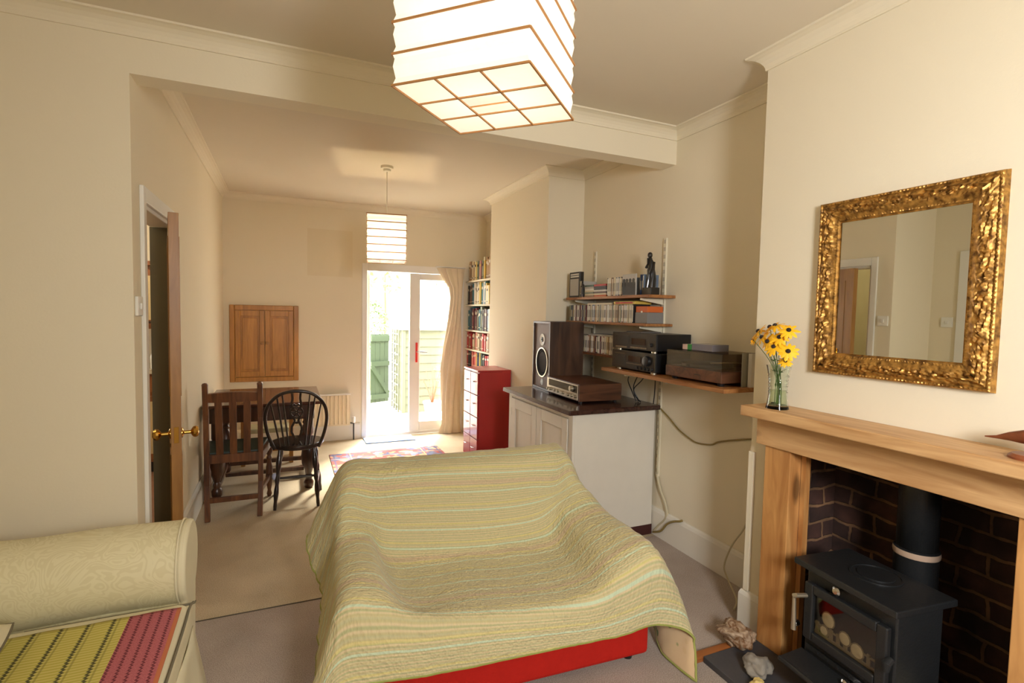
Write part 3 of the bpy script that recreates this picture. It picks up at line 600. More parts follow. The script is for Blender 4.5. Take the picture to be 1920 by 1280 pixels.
lantern('paper_lantern', 'small ribbed paper lantern hanging before the french doors', (.777, 4.47, 1.918), .315, .368, 6, ZC, 22, 'paper2', R(-9.5), (1, .76, .46), .006)

# ------------------------------------------------------------ fireplace
FB = MB()
def wallq(p0, p1, z0, z1):   # brick wall quad with UV in metres
    d = math.hypot(p1[0] - p0[0], p1[1] - p0[1])
    FB.quad_uv([(*p0, z0), (*p1, z0), (*p1, z1), (*p0, z1)], [(0, z0), (d, z0), (d, z1), (0, z1)])
wallq((2.045, FY1 - .002), (2.41, FY1 - .002), .03, 1.195); wallq((2.41, FY1 - .002), (2.41, FY0 + .002), .03, 1.2); wallq((2.41, FY0 + .002), (2.045, FY0 + .002), .03, 1.2)
struct(FB.build('trim_8', 'brick', fix=False))
hb = MB(); hb.box(2.411, 2.455, FY0, FY1, 0, 1.2); hb.box(XC1 + .1, 2.455, FY0, FY1, 1.195, 1.2); struct(hb.build('trim_9', 'soot'))
struct(MB().box(1.66, 2.41, .5, 1.655, 0, .028).build('trim_10', 'slate', bevel=.003))
struct(box('trim_11', (1.62, 1.92, 1.657, 1.70, 0, .022), wood('hearth_edging_wood', (132, 74, 34), (176, 108, 56), 'x'), bevel=.003))
sr = thing('fire_surround', 'pine fire surround with deep plain lintel and knotty uprights', 'fireplace surround', (XC1, 1.2, 0))
box('upright', (-.07, .0, .322, .45, .028, .935), 'pine_v', sr, .003); box('upright', (-.07, .0, -.56, -.43, .028, .935), 'pine_v', sr, .003)
box('jamb_lining', (0, .03, .30, .322, .028, .97), 'pine_v', sr, 0); box('jamb_lining', (0, .03, -.43, -.408, .028, .97), 'pine_v', sr, 0)
box('lintel', (-.085, 0, -.58, .487, .936, 1.072), 'pine', sr, .003)
box('mantel_shelf', (-.2, .0, -.62, .48, 1.073, 1.118), 'pine', sr, .005)
# wood burning stove
st = thing('wood_stove', 'black cast iron wood burning stove with glazed door in the fireplace', 'stove', (1.99, 1.185, .028), R(-6))
bm_ = 'black_metal'
box('body', (-.10, .12, -.178, .178, .06, .49), bm_, st, .006)
tp = MB(); tp.box(-.145, .145, -.205, .205, .497, .522); tp.box(-.125, .13, -.19, .19, .488, .497); tp.build('top_plate', bm_, st, bevel=.008, seg=3)
MB().lathe([(.085, .522), (.085, .526), (.078, .526), (.078, .523), (.06, .523), (.06, .527), (.0, .527)], c=(.03, 0, 0), n=36).build('hotplate', bm_, st, smooth=True)
dz0, dz1, dy = .215, .44, .165
do = MB()
for d in ((-dy, -dy + .038, dz0, dz1), (dy - .038, dy, dz0, dz1), (-dy + .038, dy - .038, dz0, dz0 + .036), (-dy + .038, dy - .038, dz1 - .036, dz1)): do.box(-.128, -.104, *d)
dob = do.build('door', bm_, st, bevel=.006, seg=3)
box('door_glass', (-.114, -.110, -dy + .03, dy - .03, dz0 + .03, dz1 - .03), 'stove_glass', dob, 0)
MB().tube([(-.12, dy - .012, .385), (-.165, dy - .0, .385), (-.168, dy + .012, .378)], .009, 10).build('door_latch', 'satin', dob, smooth=True)
MB().tube([(-.168, dy + .008, .372), (-.175, dy - .002, .25)], [.007, .010], 12).build('door_handle', 'satin', dob, smooth=True)
MB().tube([(-.118, -dy - .012, .34), (-.14, -dy - .012, .33), (-.14, -dy - .012, .305)], [.012, .015, .010], 10).build('hinge', bm_, dob, smooth=True)
MB().lathe([(.006, 0), (.007, .012), (.015, .016), (.017, .024), (.010, .030)], n=16, axis='x').xf(Matrix.Scale(-1, 4, (1, 0, 0))).build('air_knob', 'chrome', st, smooth=True, loc=(-.103, .03, .467))
MB().lathe([(.006, 0), (.007, .018), (.013, .022), (.015, .034), (.008, .040)], n=16, axis='x').xf(Matrix.Scale(-1, 4, (1, 0, 0))).build('air_knob', 'chrome', st, smooth=True, loc=(-.103, -.03, .155))
lp = MB(); lp.prism([(-.10, .13), (-.21, .12), (-.215, .135), (-.105, .15)], -.185, .185, 'xz'); lp.tube([(-.215, -.185, .128), (-.215, .185, .128)], .010, 10)
lp.build('ash_lip', bm_, st, smooth=True)
ff = MB(); ff.box(-.108, -.10, -.165, .165, .165, .185)
for k in range(6): ff.lathe([(.005, 0), (.005, .003)], c=(-.111, -.11 + .044 * k, .175), n=8, axis='x')
ff.build('air_slider', bm_, st)
MB().lathe([(.012, 0), (.014, .02), (.008, .03)], n=12, axis='x').xf(Matrix.Scale(-1, 4, (1, 0, 0))).build('side_knob', 'chrome', st, smooth=True, loc=(-.12, .195, .25))
for x_ in (-.08, .10):
    for y_ in (-.15, .15): MB().lathe([(.022, 0), (.016, .02), (.02, .062)], c=(x_, y_, 0), n=12).build('leg', bm_, st, smooth=True)
lgm = mat('pale_ash_logs', (206, 190, 150), .9, var=.2, vs_=20, bump=.5, bs=40)
for a, b2, r_ in (((-.108, -.09, .27), (-.102, .02, .30), .02), ((-.107, .02, .27), (-.1065, .10, .33), .022)):
    pass
rk = thing('grate_coals', 'pale logs and bars visible through the stove glass', 'logs', (0, 0, 0))
rk.parent = None; bpy.data.objects.remove(rk)
lg_ = MB()
for (y_, z_, r_) in ((.07, .33, .030), (.0, .30, .026), (-.05, .285, .028), (.085, .28, .022)): lg_.sphere((-.1085, y_, z_), r_, 14, sx=.1, sz=1.05)
lg_.build('fire_logs', lgm, st, smooth=True)
gb = MB()
for k in range(9): gb.box(-.1095, -.1045, -.13 + .03 * k, -.116 + .03 * k, .246, .30)
gb.box(-.1096, -.104, -.133, .133, .288, .294); gb.box(-.1096, -.104, -.133, .133, .246, .262); gb.build('fire_bars', lgm, st)
MB().tube([(2.232, 1.165, .60), (2.232, 1.165, 1.19)], .066, 28).build('flue_tmp', bm_)
fl_ = bpy.data.objects['flue_tmp']; fl_.name = 'flue_pipe'; tag(fl_, 'black cylindrical stove flue pipe rising up the chimney', 'flue pipe')
for p in fl_.data.polygons: p.use_smooth = len(p.vertices) == 4
fc = MB().lathe([(.072, .40), (.072, .60), (.074, .605), (.074, .628), (.067, .632)], c=(0, 0, 0), n=28).build('flue_collar', bm_, None, smooth=True, loc=(2.232, 1.165, 0))
tag(fc, 'steel collar sealed with pale cement below the flue pipe', 'flue collar')
MB().lathe([(.0745, .604), (.076, .612), (.0745, .626), (.069, .63)], n=28, cap=False).build('cement_seal', mat('fire_cement', (176, 150, 128), .9, var=.1, vs_=20), fc, smooth=True)
sv = fc
# soot-dark hearth tiles, stones, glove
def stone(name, label, c, r, sc3, mt, seed, sub=3):
    bm = bmesh.new(); bmesh.ops.create_icosphere(bm, subdivisions=4, radius=1)
    for v_ in bm.verts:
        p = v_.co.copy(); n_ = noise.noise(p * 1.3 + Vector((seed, 0, 0))) * .45 + noise.noise(p * 3.1 + Vector((0, seed, 0))) * .2 + noise.noise(p * 8 + Vector((0, 0, seed))) * .06
        v_.co = Vector((p.x * sc3[0], p.y * sc3[1], p.z * sc3[2])) * r * (1 + n_)
    zmin = min(v_.co.z for v_ in bm.verts)
    for v_ in bm.verts: v_.co.z = max(v_.co.z - zmin - r * .12, 0)
    me = bpy.data.meshes.new(name); bm.to_mesh(me); bm.free(); me.materials.append(mt)
    for p in me.polygons: p.use_smooth = True
    o = bpy.data.objects.new(name, me); C.objects.link(o); o.location = c; return tag(o, label, 'stone')
m, nt, b, N, L = base('layered_stone'); n = N('ShaderNodeTexNoise'); n.inputs['Scale'].default_value = 22; n.inputs['Detail'].default_value = 8; n.inputs['Distortion'].default_value = 1.5; L(coords(nt), n.inputs['Vector'])
cr = N('ShaderNodeValToRGB'); cr.color_ramp.elements[0].position = .38; cr.color_ramp.elements[1].position = .66; cr.color_ramp.elements[0].color = (*s2l((110, 72, 36)), 1); cr.color_ramp.elements[1].color = (*s2l((186, 164, 138)), 1)
L(n.outputs['Fac'], cr.inputs[0]); L(cr.outputs[0], b.inputs['Base Color']); b.inputs['Roughness'].default_value = .7
bp = N('ShaderNodeBump'); bp.inputs['Strength'].default_value = .8; bp.inputs['Distance'].default_value = .01; L(n.outputs['Fac'], bp.inputs['Height']); L(bp.outputs[0], b.inputs['Normal'])
stone('ornamental_stone', 'craggy brown and cream stone on the hearth corner', (1.875, 1.675, .026), .082, (.85, .95, .55), m, 3).rotation_euler = (0, 0, R(20))
stone('ornamental_stone', 'smooth grey stone on the slate hearth near the stove', (1.79, 1.49, .028), .055, (1, .9, .7), mat('grey_stone', (136, 128, 116), .8, var=.15, vs_=20, bump=.3, bs=40), 9)
stone('ornamental_stone', 'small pale yellow stone in front of the grey stone', (1.71, 1.415, .028), .03, (1, .9, .7), mat('yellow_stone', (206, 180, 110), .8, var=.15, vs_=20), 12)
g = MB(); prof = [(0, 0), (.085, 0), (.09, .10), (.078, .2), (.05, .22), (.012, .19), (-.002, .1)]
g.prism(prof, 0, .025, 'yz'); gl = g.build('oven_glove', mat('striped_cotton', (196, 184, 140), .9, var=.05), bevel=.008, seg=3, loc=(2.03, .86, .028))
tag(gl, 'striped cream oven glove propped between the stove and the right brick wall', 'glove')
g = MB()
for y_ in (.025, .05): g.box(-.0015, 0, y_, y_ + .004, .02, .17)
g.build('stripes', 'piping_dark', gl)

# mirror
mr = thing('gilt_mirror', 'large mirror in an ornate gilded frame above the mantelpiece', 'mirror', (XC1, 1.176, 1.627))
MW, MH, FW = .303, .347, .088
def fprof(d):   # frame relief: d 0 outer .. 1 inner -> height
    return .030 if d < .06 else (.034 - .012 * math.sin((d - .06) / .8 * PI) * -1 - .010 if d < .86 else .020)
fg = MB(); ns, na = 22, 150
rr = random.Random(2)
bumps = []
def relief(s_, d):
    p = Vector((s_ * 40, d * 4.5, 0))
    k = max(0, math.sin(PI * min(max((d - .16) / .62, 0), 1)))
    return k * (.009 * abs(noise.noise(p * 1.3)) * 2.2 + .006 * noise.noise(p * 3.1 + Vector((5, 1, 0))) + .004 * math.sin(s_ * 70 + 5 * math.sin(d * 8)))
for side in range(4):
    L_ = (MW if side % 2 == 0 else MH); Ht = (MH if side % 2 == 0 else MW)
    rows = []
    for i in range(na + 1):
        row = []
        for j in range(ns + 1):
            d = j / ns; inset = d * FW; half = L_ - inset; a_ = -half + 2 * half * i / na; b_ = -(Ht - inset)
            hgt = .018 + .012 * math.sin(PI * min(1, d / .95)) + relief(a_ + side * 3.3, d)
            if d < .09: hgt = .026
            elif d < .16: hgt = .028 + .0035 * max(0, math.sin(a_ * 2 * PI / .0125))
            elif d > .93: hgt = .012
            elif d > .85: hgt = .020 + .003 * max(0, math.sin(a_ * 2 * PI / .010))
            if j == 0: hgt = 0
            y_, z_ = [(a_, b_), (-b_, a_), (-a_, -b_), (b_, -a_)][side]
            row.append((-hgt, y_, z_))
        rows.append(row)
    fg.grid(rows)
fg.build('gilded_frame', 'gilt', mr, smooth=True, fix=True)
MB().box(-.010, -.002, -(MW - FW) - .004, MW - FW + .004, -(MH - FW) - .004, MH - FW + .004).build('mirror_glass', 'mirror', mr)

# vase of flowers
vz = 1.118
vs0 = thing('flower_vase', 'ribbed clear glass vase on the mantelpiece corner', 'vase', (1.925, 1.562, vz))
pr = []
for k in range(37):
    z = .185 * k / 36; r_ = .037 + .012 * ((z - .085) / .1) ** 2 + (.0012 * math.sin(k * 2.4) if .06 < z < .15 else 0); pr.append((r_, z))
inn = [(r_ - .004, z) for r_, z in pr[::-1] if z > .012]
MB().lathe(pr + inn, n=32).build('vase_body', 'vase', vs0, smooth=True)
wtm = glass('vase_water', (.93, .97, .86), dark=.97)
MB().lathe([(r_ - .005, z) for r_, z in pr if .014 < z < .08], n=28).build('water', wtm, vs0, smooth=True)
fls = [(-.012, .085, .325, 1), (.0, .045, .345, 1), (-.005, .02, .352, 1), (-.02, -.045, .335, 1), (-.035, -.02, .305, 1), (-.045, .02, .285, 1), (-.03, .055, .30, 1), (-.05, -.01, .265, 1), (-.04, -.06, .25, 1), (-.015, -.035, .205, .7), (.0, .115, .285, .55)]
for k, (fx, fy, fz, sz_) in enumerate(fls):
    fy *= 1.2; sz_ *= 1.15
    where = ['far left rim of the bunch', 'upper left of the bunch', 'very top of the bunch', 'upper right of the bunch', 'centre right below the topmost bloom', 'middle of the bunch facing out', 'left of centre in the bunch', 'lower centre of the bunch', 'lower right of the bunch', 'bottom, small and orange tinted by the vase rim', 'far left, a small half open bloom by itself'][k]
    t = thing('coneflower', 'yellow dark centred flower at the ' + where, 'flower', (1.925, 1.562, vz), 0, 'yellow coneflowers in the vase')
    d = Vector((fx * 1.3 - .03, fy * .9, .05 + rr.uniform(-.01, .04))).normalized()
    q = Vector((0, 0, 1)).rotation_difference(d).to_matrix().to_4x4(); mt = Matrix.Translation((fx, fy, fz)) @ q
    g = MB(); npt = 12
    for i in range(npt):
        a = 2 * PI * i / npt + rr.uniform(-.1, .1); L_ = (.036 + rr.uniform(-.004, .004)) * sz_; dr_ = rr.uniform(-.3, .1) - .15; wd = .0062 * sz_
        ca, sa = math.cos(a), math.sin(a); P = []
        for t_, w_ in ((.15, .5), (.45, 1), (.8, .95), (1, .25)):
            rr_ = t_ * L_; zz_ = dr_ * L_ * t_ * t_
            P.append([(ca * rr_ - sa * w_ * wd, sa * rr_ + ca * w_ * wd, zz_), (ca * rr_, sa * rr_, zz_ + .0015), (ca * rr_ + sa * w_ * wd, sa * rr_ - ca * w_ * wd, zz_)])
        g.grid(P)
    g.xf(mt).build('petals', 'petal', t, smooth=True, fix=False)
    MB().sphere((0, 0, .003), .0085 * sz_, 12, sz=.9).xf(mt).build('flower_centre', 'petal_core', t, smooth=True)
    bx, by = rr.uniform(-.012, .012), rr.uniform(-.012, .012)
    g = MB(); pts = catmull([(bx * 1.2, by * 1.2, .018), (bx, by, .11), (fx * .35, fy * .35, .2), (fx, fy, fz)], 4); g.tube(pts, .0016, 6)
    for i in (3, 6, 8):
        p = pts[i]; a = rr.uniform(0, 6.28); e = Vector((math.cos(a), math.sin(a), .35)) * .028; s_ = Vector((-math.sin(a), math.cos(a), 0)) * .005
        if i == 3: e = Vector((0, 0, .03)); s_ = s_ * .8
        g.add([p, p + e * .5 + s_, p + e, p + e * .5 - s_], [(0, 1, 2, 3)])
    g.build('stalk', 'leaf', t, fix=False)
tag(box('small_black_box', (1.965, 1.985, 1.61, 1.635, vz, vz + .014), 'black', bevel=.003), 'tiny black object on the mantelpiece behind the vase', 'small box')
# wooden bird
bd = thing('wooden_bird', 'carved reddish brown wading bird on a round wooden base', 'ornament', (1.925, .735, vz))
bwm = wood('bird_wood', (96, 46, 24), (150, 84, 50), 'y', rough=.35)
MB().tube([(0, .108, .043), (0, .08, .047), (0, .05, .055), (0, .01, .062), (0, -.04, .062), (0, -.09, .055), (0, -.13, .05)], [.0018, .005, .013, .022, .024, .014, .003], 16).build('bird_body', bwm, bd, smooth=True)
MB().lathe([(.05, 0), (.05, .006), (.042, .014), (.0, .018)], n=28).build('base', bwm, bd, smooth=True)
g = MB()
for y_ in (-.02, 0): g.tube([(0, y_, .014), (0, y_, .045)], .0018, 6)
g.build('leg_wires', 'brass', bd, smooth=True)

# ------------------------------------------------------------ cupboard, chest, hifi
cm = mat('worn_white_cupboard_paint', (216, 210, 196), .5, var=.05, vs_=9)
cp = thing('painted_cupboard', 'white painted two door cupboard with dark wooden top', 'cupboard', (1.66, 2.82, 0))
box('carcass', (.018, .645, 0, 1.02, .07, .87), cm, cp, .003)
box('plinth', (.03, .65, .0, 1.01, 0, .07), mat('dark_red_plinth', (64, 26, 24), .5), cp, .002)
box('top', (-.05, .655, -.045, 1.04, .871, .903), wood('mahogany_top', (40, 22, 20), (70, 44, 38), 'y', rough=.25, coat=.3), cp, .006)
ffm = MB(); ffm.box(0, .018, 0, .055, .07, .87); ffm.box(0, .018, .965, 1.02, .07, .87); ffm.box(0, .018, .055, .965, .835, .87); ffm.box(0, .018, .055, .965, .07, .12); ffm.build('face_frame', cm, cp, bevel=.002)
for y0_, y1_, hy_ in ((.058, .508, .47), (.512, .962, .55)):
    d_ = box('door', (.004, .018, y0_, y1_, .122, .832), cm, cp, 0)
    g = MB()
    for d in ((y0_ + .002, y0_ + .075, .124, .83), (y1_ - .075, y1_ - .002, .124, .83), (y0_ + .075, y1_ - .075, .75, .83), (y0_ + .075, y1_ - .075, .124, .22)): g.box(-.006, .004, *d)
    g.build('door_frame', cm, d_, bevel=.004)
    MB().lathe([(.006, 0), (.006, .01), (.014, .014), (.014, .02), (.006, .024)], n=16, axis='x').xf(Matrix.Scale(-1, 4, (1, 0, 0))).build('knob', 'black_metal', d_, smooth=True, loc=(-.006, hy_, .477))
    for hz_ in (.22, .72): box('hinge', (-.009, -.004, (y0_ if y0_ < .1 else y1_) - .006, (y0_ if y0_ < .1 else y1_) + .006, hz_ - .03, hz_ + .03), cm, d_, .001)
rc = thing('drawer_chest', 'tall glossy red chest of eight small drawers', 'chest of drawers', (1.65, 4.56, 0))
RW, RD, RH = .41, .335, .958
g = MB(); g.box(.012, RD, 0, RW, .085, RH - .018); g.build('carcass', 'red_paint', rc, bevel=.002)
box('top', (-.004, RD, -.002, RW + .002, RH - .018, RH), 'red_paint', rc, .003)
for y_ in (0.0, RW - .03):
    for x_ in (.01, RD - .04): MB().prism([(x_, 0), (x_ + .02, 0), (x_ + .035, .085), (x_, .085)], y_, y_ + .03, 'xz').build('leg', 'red_paint', rc)
for i in range(2):
    for j in range(4):
        y0_ = .004 + i * RW / 2; z0_ = .09 + j * .2115
        d_ = box('drawer', (-.004, .012, y0_, y0_ + RW / 2 - .008, z0_, z0_ + .205), 'red_paint', rc, .003)
        MB().tube([(-.005, y0_ + .075, z0_ + .12), (-.02, y0_ + .078, z0_ + .12), (-.02, y0_ + .12, z0_ + .12), (-.005, y0_ + .123, z0_ + .12)], .004, 8).build('drawer_handle', 'chrome', d_, smooth=True)
# loudspeaker (slightly turned)
sp_ = thing('loudspeaker', 'large walnut loudspeaker with exposed woofer on the white cupboard', 'speaker', (1.842, 3.50, .9035), R(-4.5))
SW, SH_, SD = .355, .54, .285
g = MB(); g.box(0, SD, 0, .016, 0, SH_); g.box(0, SD, SW - .016, SW, 0, SH_); g.box(0, SD, .016, SW - .016, SH_ - .016, SH_); g.box(0, SD, .016, SW - .016, 0, .016); g.box(.02, SD, .016, SW - .016, .016, SH_ - .016); g.build('cabinet', 'walnut', sp_, bevel=.002)
MB().box(.014, .02, .016, SW - .016, .016, SH_ - .016).build('baffle', mat('grey_brown_baffle', (118, 98, 90), .6), sp_)
cy = SW / 2
MB().lathe([(.118, 0), (.118, -.005), (.100, -.006), (.096, .002), (.092, -.002), (.084, -.003), (.076, .010), (.03, .03), (.028, .02), (.0, .012)], c=(.014, cy, .215), n=40, axis='x').build('woofer', mat('matt_cone', (40, 38, 36), .85, spec=.15), sp_, smooth=True)
MB().lathe([(.119, 0), (.119, -.007), (.109, -.0075), (.108, 0)], c=(.0135, cy, .215), n=40, axis='x', cap=False).build('woofer_ring', 'satin', sp_, smooth=True)
MB().lathe([(.047, 0), (.047, -.006), (.02, -.004), (.014, .0)], c=(.0135, cy, .395), n=30, axis='x').build('tweeter_plate', mat('tweeter_white', (206, 200, 186), .4), sp_, smooth=True)
MB().lathe([(.019, -.005), (.017, -.009), (.006, -.010), (.002, -.014)], c=(.0135, cy, .395), n=20, axis='x').build('tweeter_dome', 'black', sp_, smooth=True)
MB().lathe([(.028, -.001), (.028, -.0015), (.022, .0)], c=(.0135, cy, .058), n=24, axis='x').build('reflex_port', 'black', sp_, smooth=True)
# receiver
re_ = thing('stereo_receiver', 'silver fronted walnut cased vintage receiver on the cupboard top', 'radio receiver', (1.80, 2.985, .9035), R(-2))
g = MB(); g.box(0, .335, 0, .50, .012, .128); g.build('case', 'walnut_x', re_, bevel=.003)
for y_ in (.03, .47):
    for x_ in (.03, .3): MB().lathe([(.014, 0), (.014, .012)], c=(x_, y_, 0), n=12).build('foot', 'black', re_)
box('front_panel', (-.006, .0, .012, .488, .02, .122), 'satin', re_, .002)
box('dial_window', (-.008, -.006, .02, .455, .068, .116), mat('black_dial_glass', (16, 15, 16), .12, coat=.5), re_, .001)
for k, y_ in enumerate((.035, .085, .135, .155, .215, .235, .295, .345, .42, .455)):
    MB().lathe([(.0105, 0), (.010, .016), (.008, .018)], n=16, axis='x').xf(Matrix.Scale(-1, 4, (1, 0, 0))).build('knob', 'satin', re_, smooth=True, loc=(-.006, y_, .043))
MB().lathe([(.020, 0), (.019, .018), (.015, .021)], n=24, axis='x').xf(Matrix.Scale(-1, 4, (1, 0, 0))).build('tuning_knob', 'satin', re_, smooth=True, loc=(-.008, .085, .092))

# shelf uprights, brackets and shelves on the alcove wall
m, nt, b, N, L = base('slotted_track_enamel'); sp = N('ShaderNodeSeparateXYZ'); L(coords(nt), sp.inputs[0])
ya = N('ShaderNodeMath'); ya.operation = 'PINGPONG'; ya.inputs[1].default_value = .0145; L(sp.outputs[1], ya.inputs[0])
yc = N('ShaderNodeMath'); yc.operation = 'COMPARE'; yc.inputs[1].default_value = .0055; yc.inputs[2].default_value = .0022; L(ya.outputs[0], yc.inputs[0])
mu = N('ShaderNodeMath'); mu.operation = 'MULTIPLY'; L(yc.outputs[0], mu.inputs[0]); L(stripe(nt, sp.outputs[2], .05, 0, .026, .1), mu.inputs[1])
L(blend(nt, mu.outputs[0], s2l((222, 214, 190)), s2l((110, 100, 82))), b.inputs['Base Color']); b.inputs['Roughness'].default_value = .4; M['track'] = m
def upright(y_, z0_, z1_, label, brs):
    t = thing('shelf_upright', label, 'shelf bracket', (XR, y_, 0))
    g = MB(); g.box(-.014, 0, -.014, .014, z0_, z1_); g.build('track', 'track', t, bevel=.002)
    for z_, l_ in brs: MB().prism([(-.014, z_), (-l_, z_), (-l_, z_ - .012), (-.014, z_ - .040)], -.005, .005, 'xz').build('bracket', 'tin', t, bevel=.002)
upright(2.80, .41, 2.025, 'cream slotted upright holding shelves, nearer the fireplace', [(1.618, .2), (1.535, .19), (1.432, .2), (1.1195, .31)])
upright(3.655, .95, 2.02, 'cream slotted upright holding shelves, beside the rear chimney breast', [(1.618, .19), (1.432, .19), (1.196, .19)])
sw = 'shelfwood'
S1 = tag(box('wall_shelf', (2.12, XR - .001, 2.69, 3.765, 1.62, 1.64), sw, bevel=.003), 'upper wooden alcove shelf carrying the dark statuette', 'shelf')
S2 = tag(box('wall_shelf', (2.12, XR - .001, 2.71, 3.755, 1.434, 1.452), sw, bevel=.003), 'middle wooden alcove shelf packed with a long row of discs', 'shelf')
S3 = tag(box('wall_shelf', (2.12, XR - .001, 2.72, 3.755, 1.198, 1.216), 'oak_mid', bevel=.003), 'lower alcove shelf behind the loudspeaker and the hifi', 'shelf')
LS = tag(box('hifi_shelf', (2.0, XR - .001, 1.93, 3.03, 1.121, 1.143), sw, bevel=.002), 'long deep wooden shelf carrying hifi units and turntable', 'shelf')
sl = MB(); sl.lathe([(.008, 0), (.006, -.006)], c=(2.02, 2.38, 1.121), n=10); sl.lathe([(.008, 0), (.006, -.006)], c=(2.02, 2.98, 1.121), n=10); sl.build('screw_caps', 'white', LS)
# hifi separates
def unit(name, label, z0_, h_, kind):
    t = thing(name, label, 'hifi unit', (2.045, 2.515, z0_))
    box('case', (.012, .275, .004, .451, .014, h_), 'black', t, .003); box('front_panel', (0, .012, 0, .455, .012, h_ + .001), mat(name + '_fascia', (26, 25, 24), .3, coat=.3), t, .003)
    for y_ in (.05, .405):
        for x_ in (.03, .24): MB().lathe([(.018, 0), (.018, .014)], c=(x_, y_, 0), n=14).build('foot', 'satin', t)
    gm = mat(name + '_trim', (120, 104, 80), .4) ; rm = mat(name + '_display', (40, 24, 22), .15, coat=.5)
    if kind == 'tape':
        box('cassette_door', (-.003, 0, .27, .42, .035, .10), 'black', t, .002); box('display', (-.003, 0, .10, .24, .045, .085), rm, t, .001)
        g = MB()
        for k in range(9): g.box(-.006, 0, .09 + .018 * k, .104 + .018 * k, .022, .03)
        g.box(-.005, 0, .29, .41, .018, .028); g.build('transport_buttons', gm, t)
        MB().lathe([(.012, 0), (.011, -.014)], c=(0, .045, .05), n=14, axis='x').build('knob', 'black', t)
    else:
        MB().lathe([(.032, 0), (.030, -.018), (.024, -.020)], c=(0, .075, .078), n=28, axis='x').build('volume_knob', 'black', t, smooth=True)
        box('display', (-.003, 0, .14, .27, .062, .1), rm, t, .001); box('cassette_door', (-.003, 0, .30, .43, .03, .1), 'black', t, .002)
        for k in range(5): MB().lathe([(.010, 0), (.009, -.010)], c=(0, .03 + .036 * k, .03), n=12, axis='x').build('knob', 'black', t)
        g = MB(); g.box(-.002, 0, .13, .29, .048, .051); g.box(-.002, 0, .31, .42, .108, .111); g.build('trim_line', gm, t)
unit('amplifier', 'black stereo amplifier with round volume knob, under the cassette deck', 1.1435, .128, 'amp')
unit('cassette_deck', 'black cassette deck stacked on the amplifier', 1.273, .118, 'tape')
tag(box('flat_case', (2.09, 2.25, 2.72, 2.88, 1.3915, 1.399), mat('grey_plastic', (90, 86, 84), .3), bevel=.002), 'flat dark case lying on top of the cassette deck', 'case')
# turntable
tt = thing('turntable', 'walnut plinth turntable under a smoked acrylic lid', 'turntable', (2.035, 1.985, 1.1435))
box('plinth', (0, .29, 0, .425, .018, .078), 'walnut_x', tt, .004)
for y_ in (.04, .385):
    for x_ in (.04, .25): MB().lathe([(.016, 0), (.02, .018)], c=(x_, y_, 0), n=14).build('foot', 'black', tt)
g = MB(); x0_, x1_, y0_, y1_ = .004, .288, .003, .422
g.box(x0_, x1_, y0_, y1_, .165, .169); g.box(x0_, x0_ + .004, y0_, y1_, .079, .165); g.box(x1_ - .004, x1_, y0_, y1_, .079, .165); g.box(x0_ + .004, x1_ - .004, y0_, y0_ + .004, .079, .165); g.box(x0_ + .004, x1_ - .004, y1_ - .004, y1_, .079, .165)
g.build('dust_cover', 'smoke', tt)
MB().lathe([(.135, .079), (.138, .083), (.138, .098), (.13, .102), (0, .102)], c=(.145, .25, 0), n=40).build('platter', 'black', tt, smooth=True)
g = MB(); g.tube([(.22, .05, .079), (.22, .05, .115)], .012, 12); g.tube([(.22, .05, .115), (.12, .09, .115), (.07, .15, .11)], .004, 8); g.build('tonearm', 'satin', tt, smooth=True)
box('badge', (-.001, 0, .15, .19, .045, .049), 'black', tt, 0)
def cdbox(name, label, cat, d, mt, group=None, **k): return tag(box(name, d, mt, bevel=.001), label, cat, group)
cdbox('cassette_box', 'clear cassette box with green label on the turntable lid', 'cassette', (2.12, 2.23, 2.30, 2.33, 1.3135, 1.345), mat('green_label', (60, 140, 70), .3))
cdbox('cassette_box', 'pale pinkish cassette box left of the green one', 'cassette', (2.12, 2.23, 2.332, 2.37, 1.3135, 1.343), mat('pink_label', (210, 176, 160), .3))
cdbox('cassette_box', 'clear grey cassette stack on the turntable lid, nearest the fireplace', 'cassette', (2.12, 2.24, 2.14, 2.295, 1.3135, 1.35), mat('grey_cassette', (120, 116, 122), .2))
cdbox('record_sleeve', 'grey record sleeve leaning at the right end of the hifi shelf', 'record sleeve', (2.16, 2.33, 1.967, 1.975, 1.1435, 1.32), mat('grey_sleeve', (150, 146, 132), .5))
cdbox('record_sleeve', 'glossy white plastic sleeved record, outermost on the hifi shelf', 'record sleeve', (2.19, 2.33, 1.938, 1.960, 1.1435, 1.318), mat('white_sleeve', (214, 208, 196), .15, coat=.6))
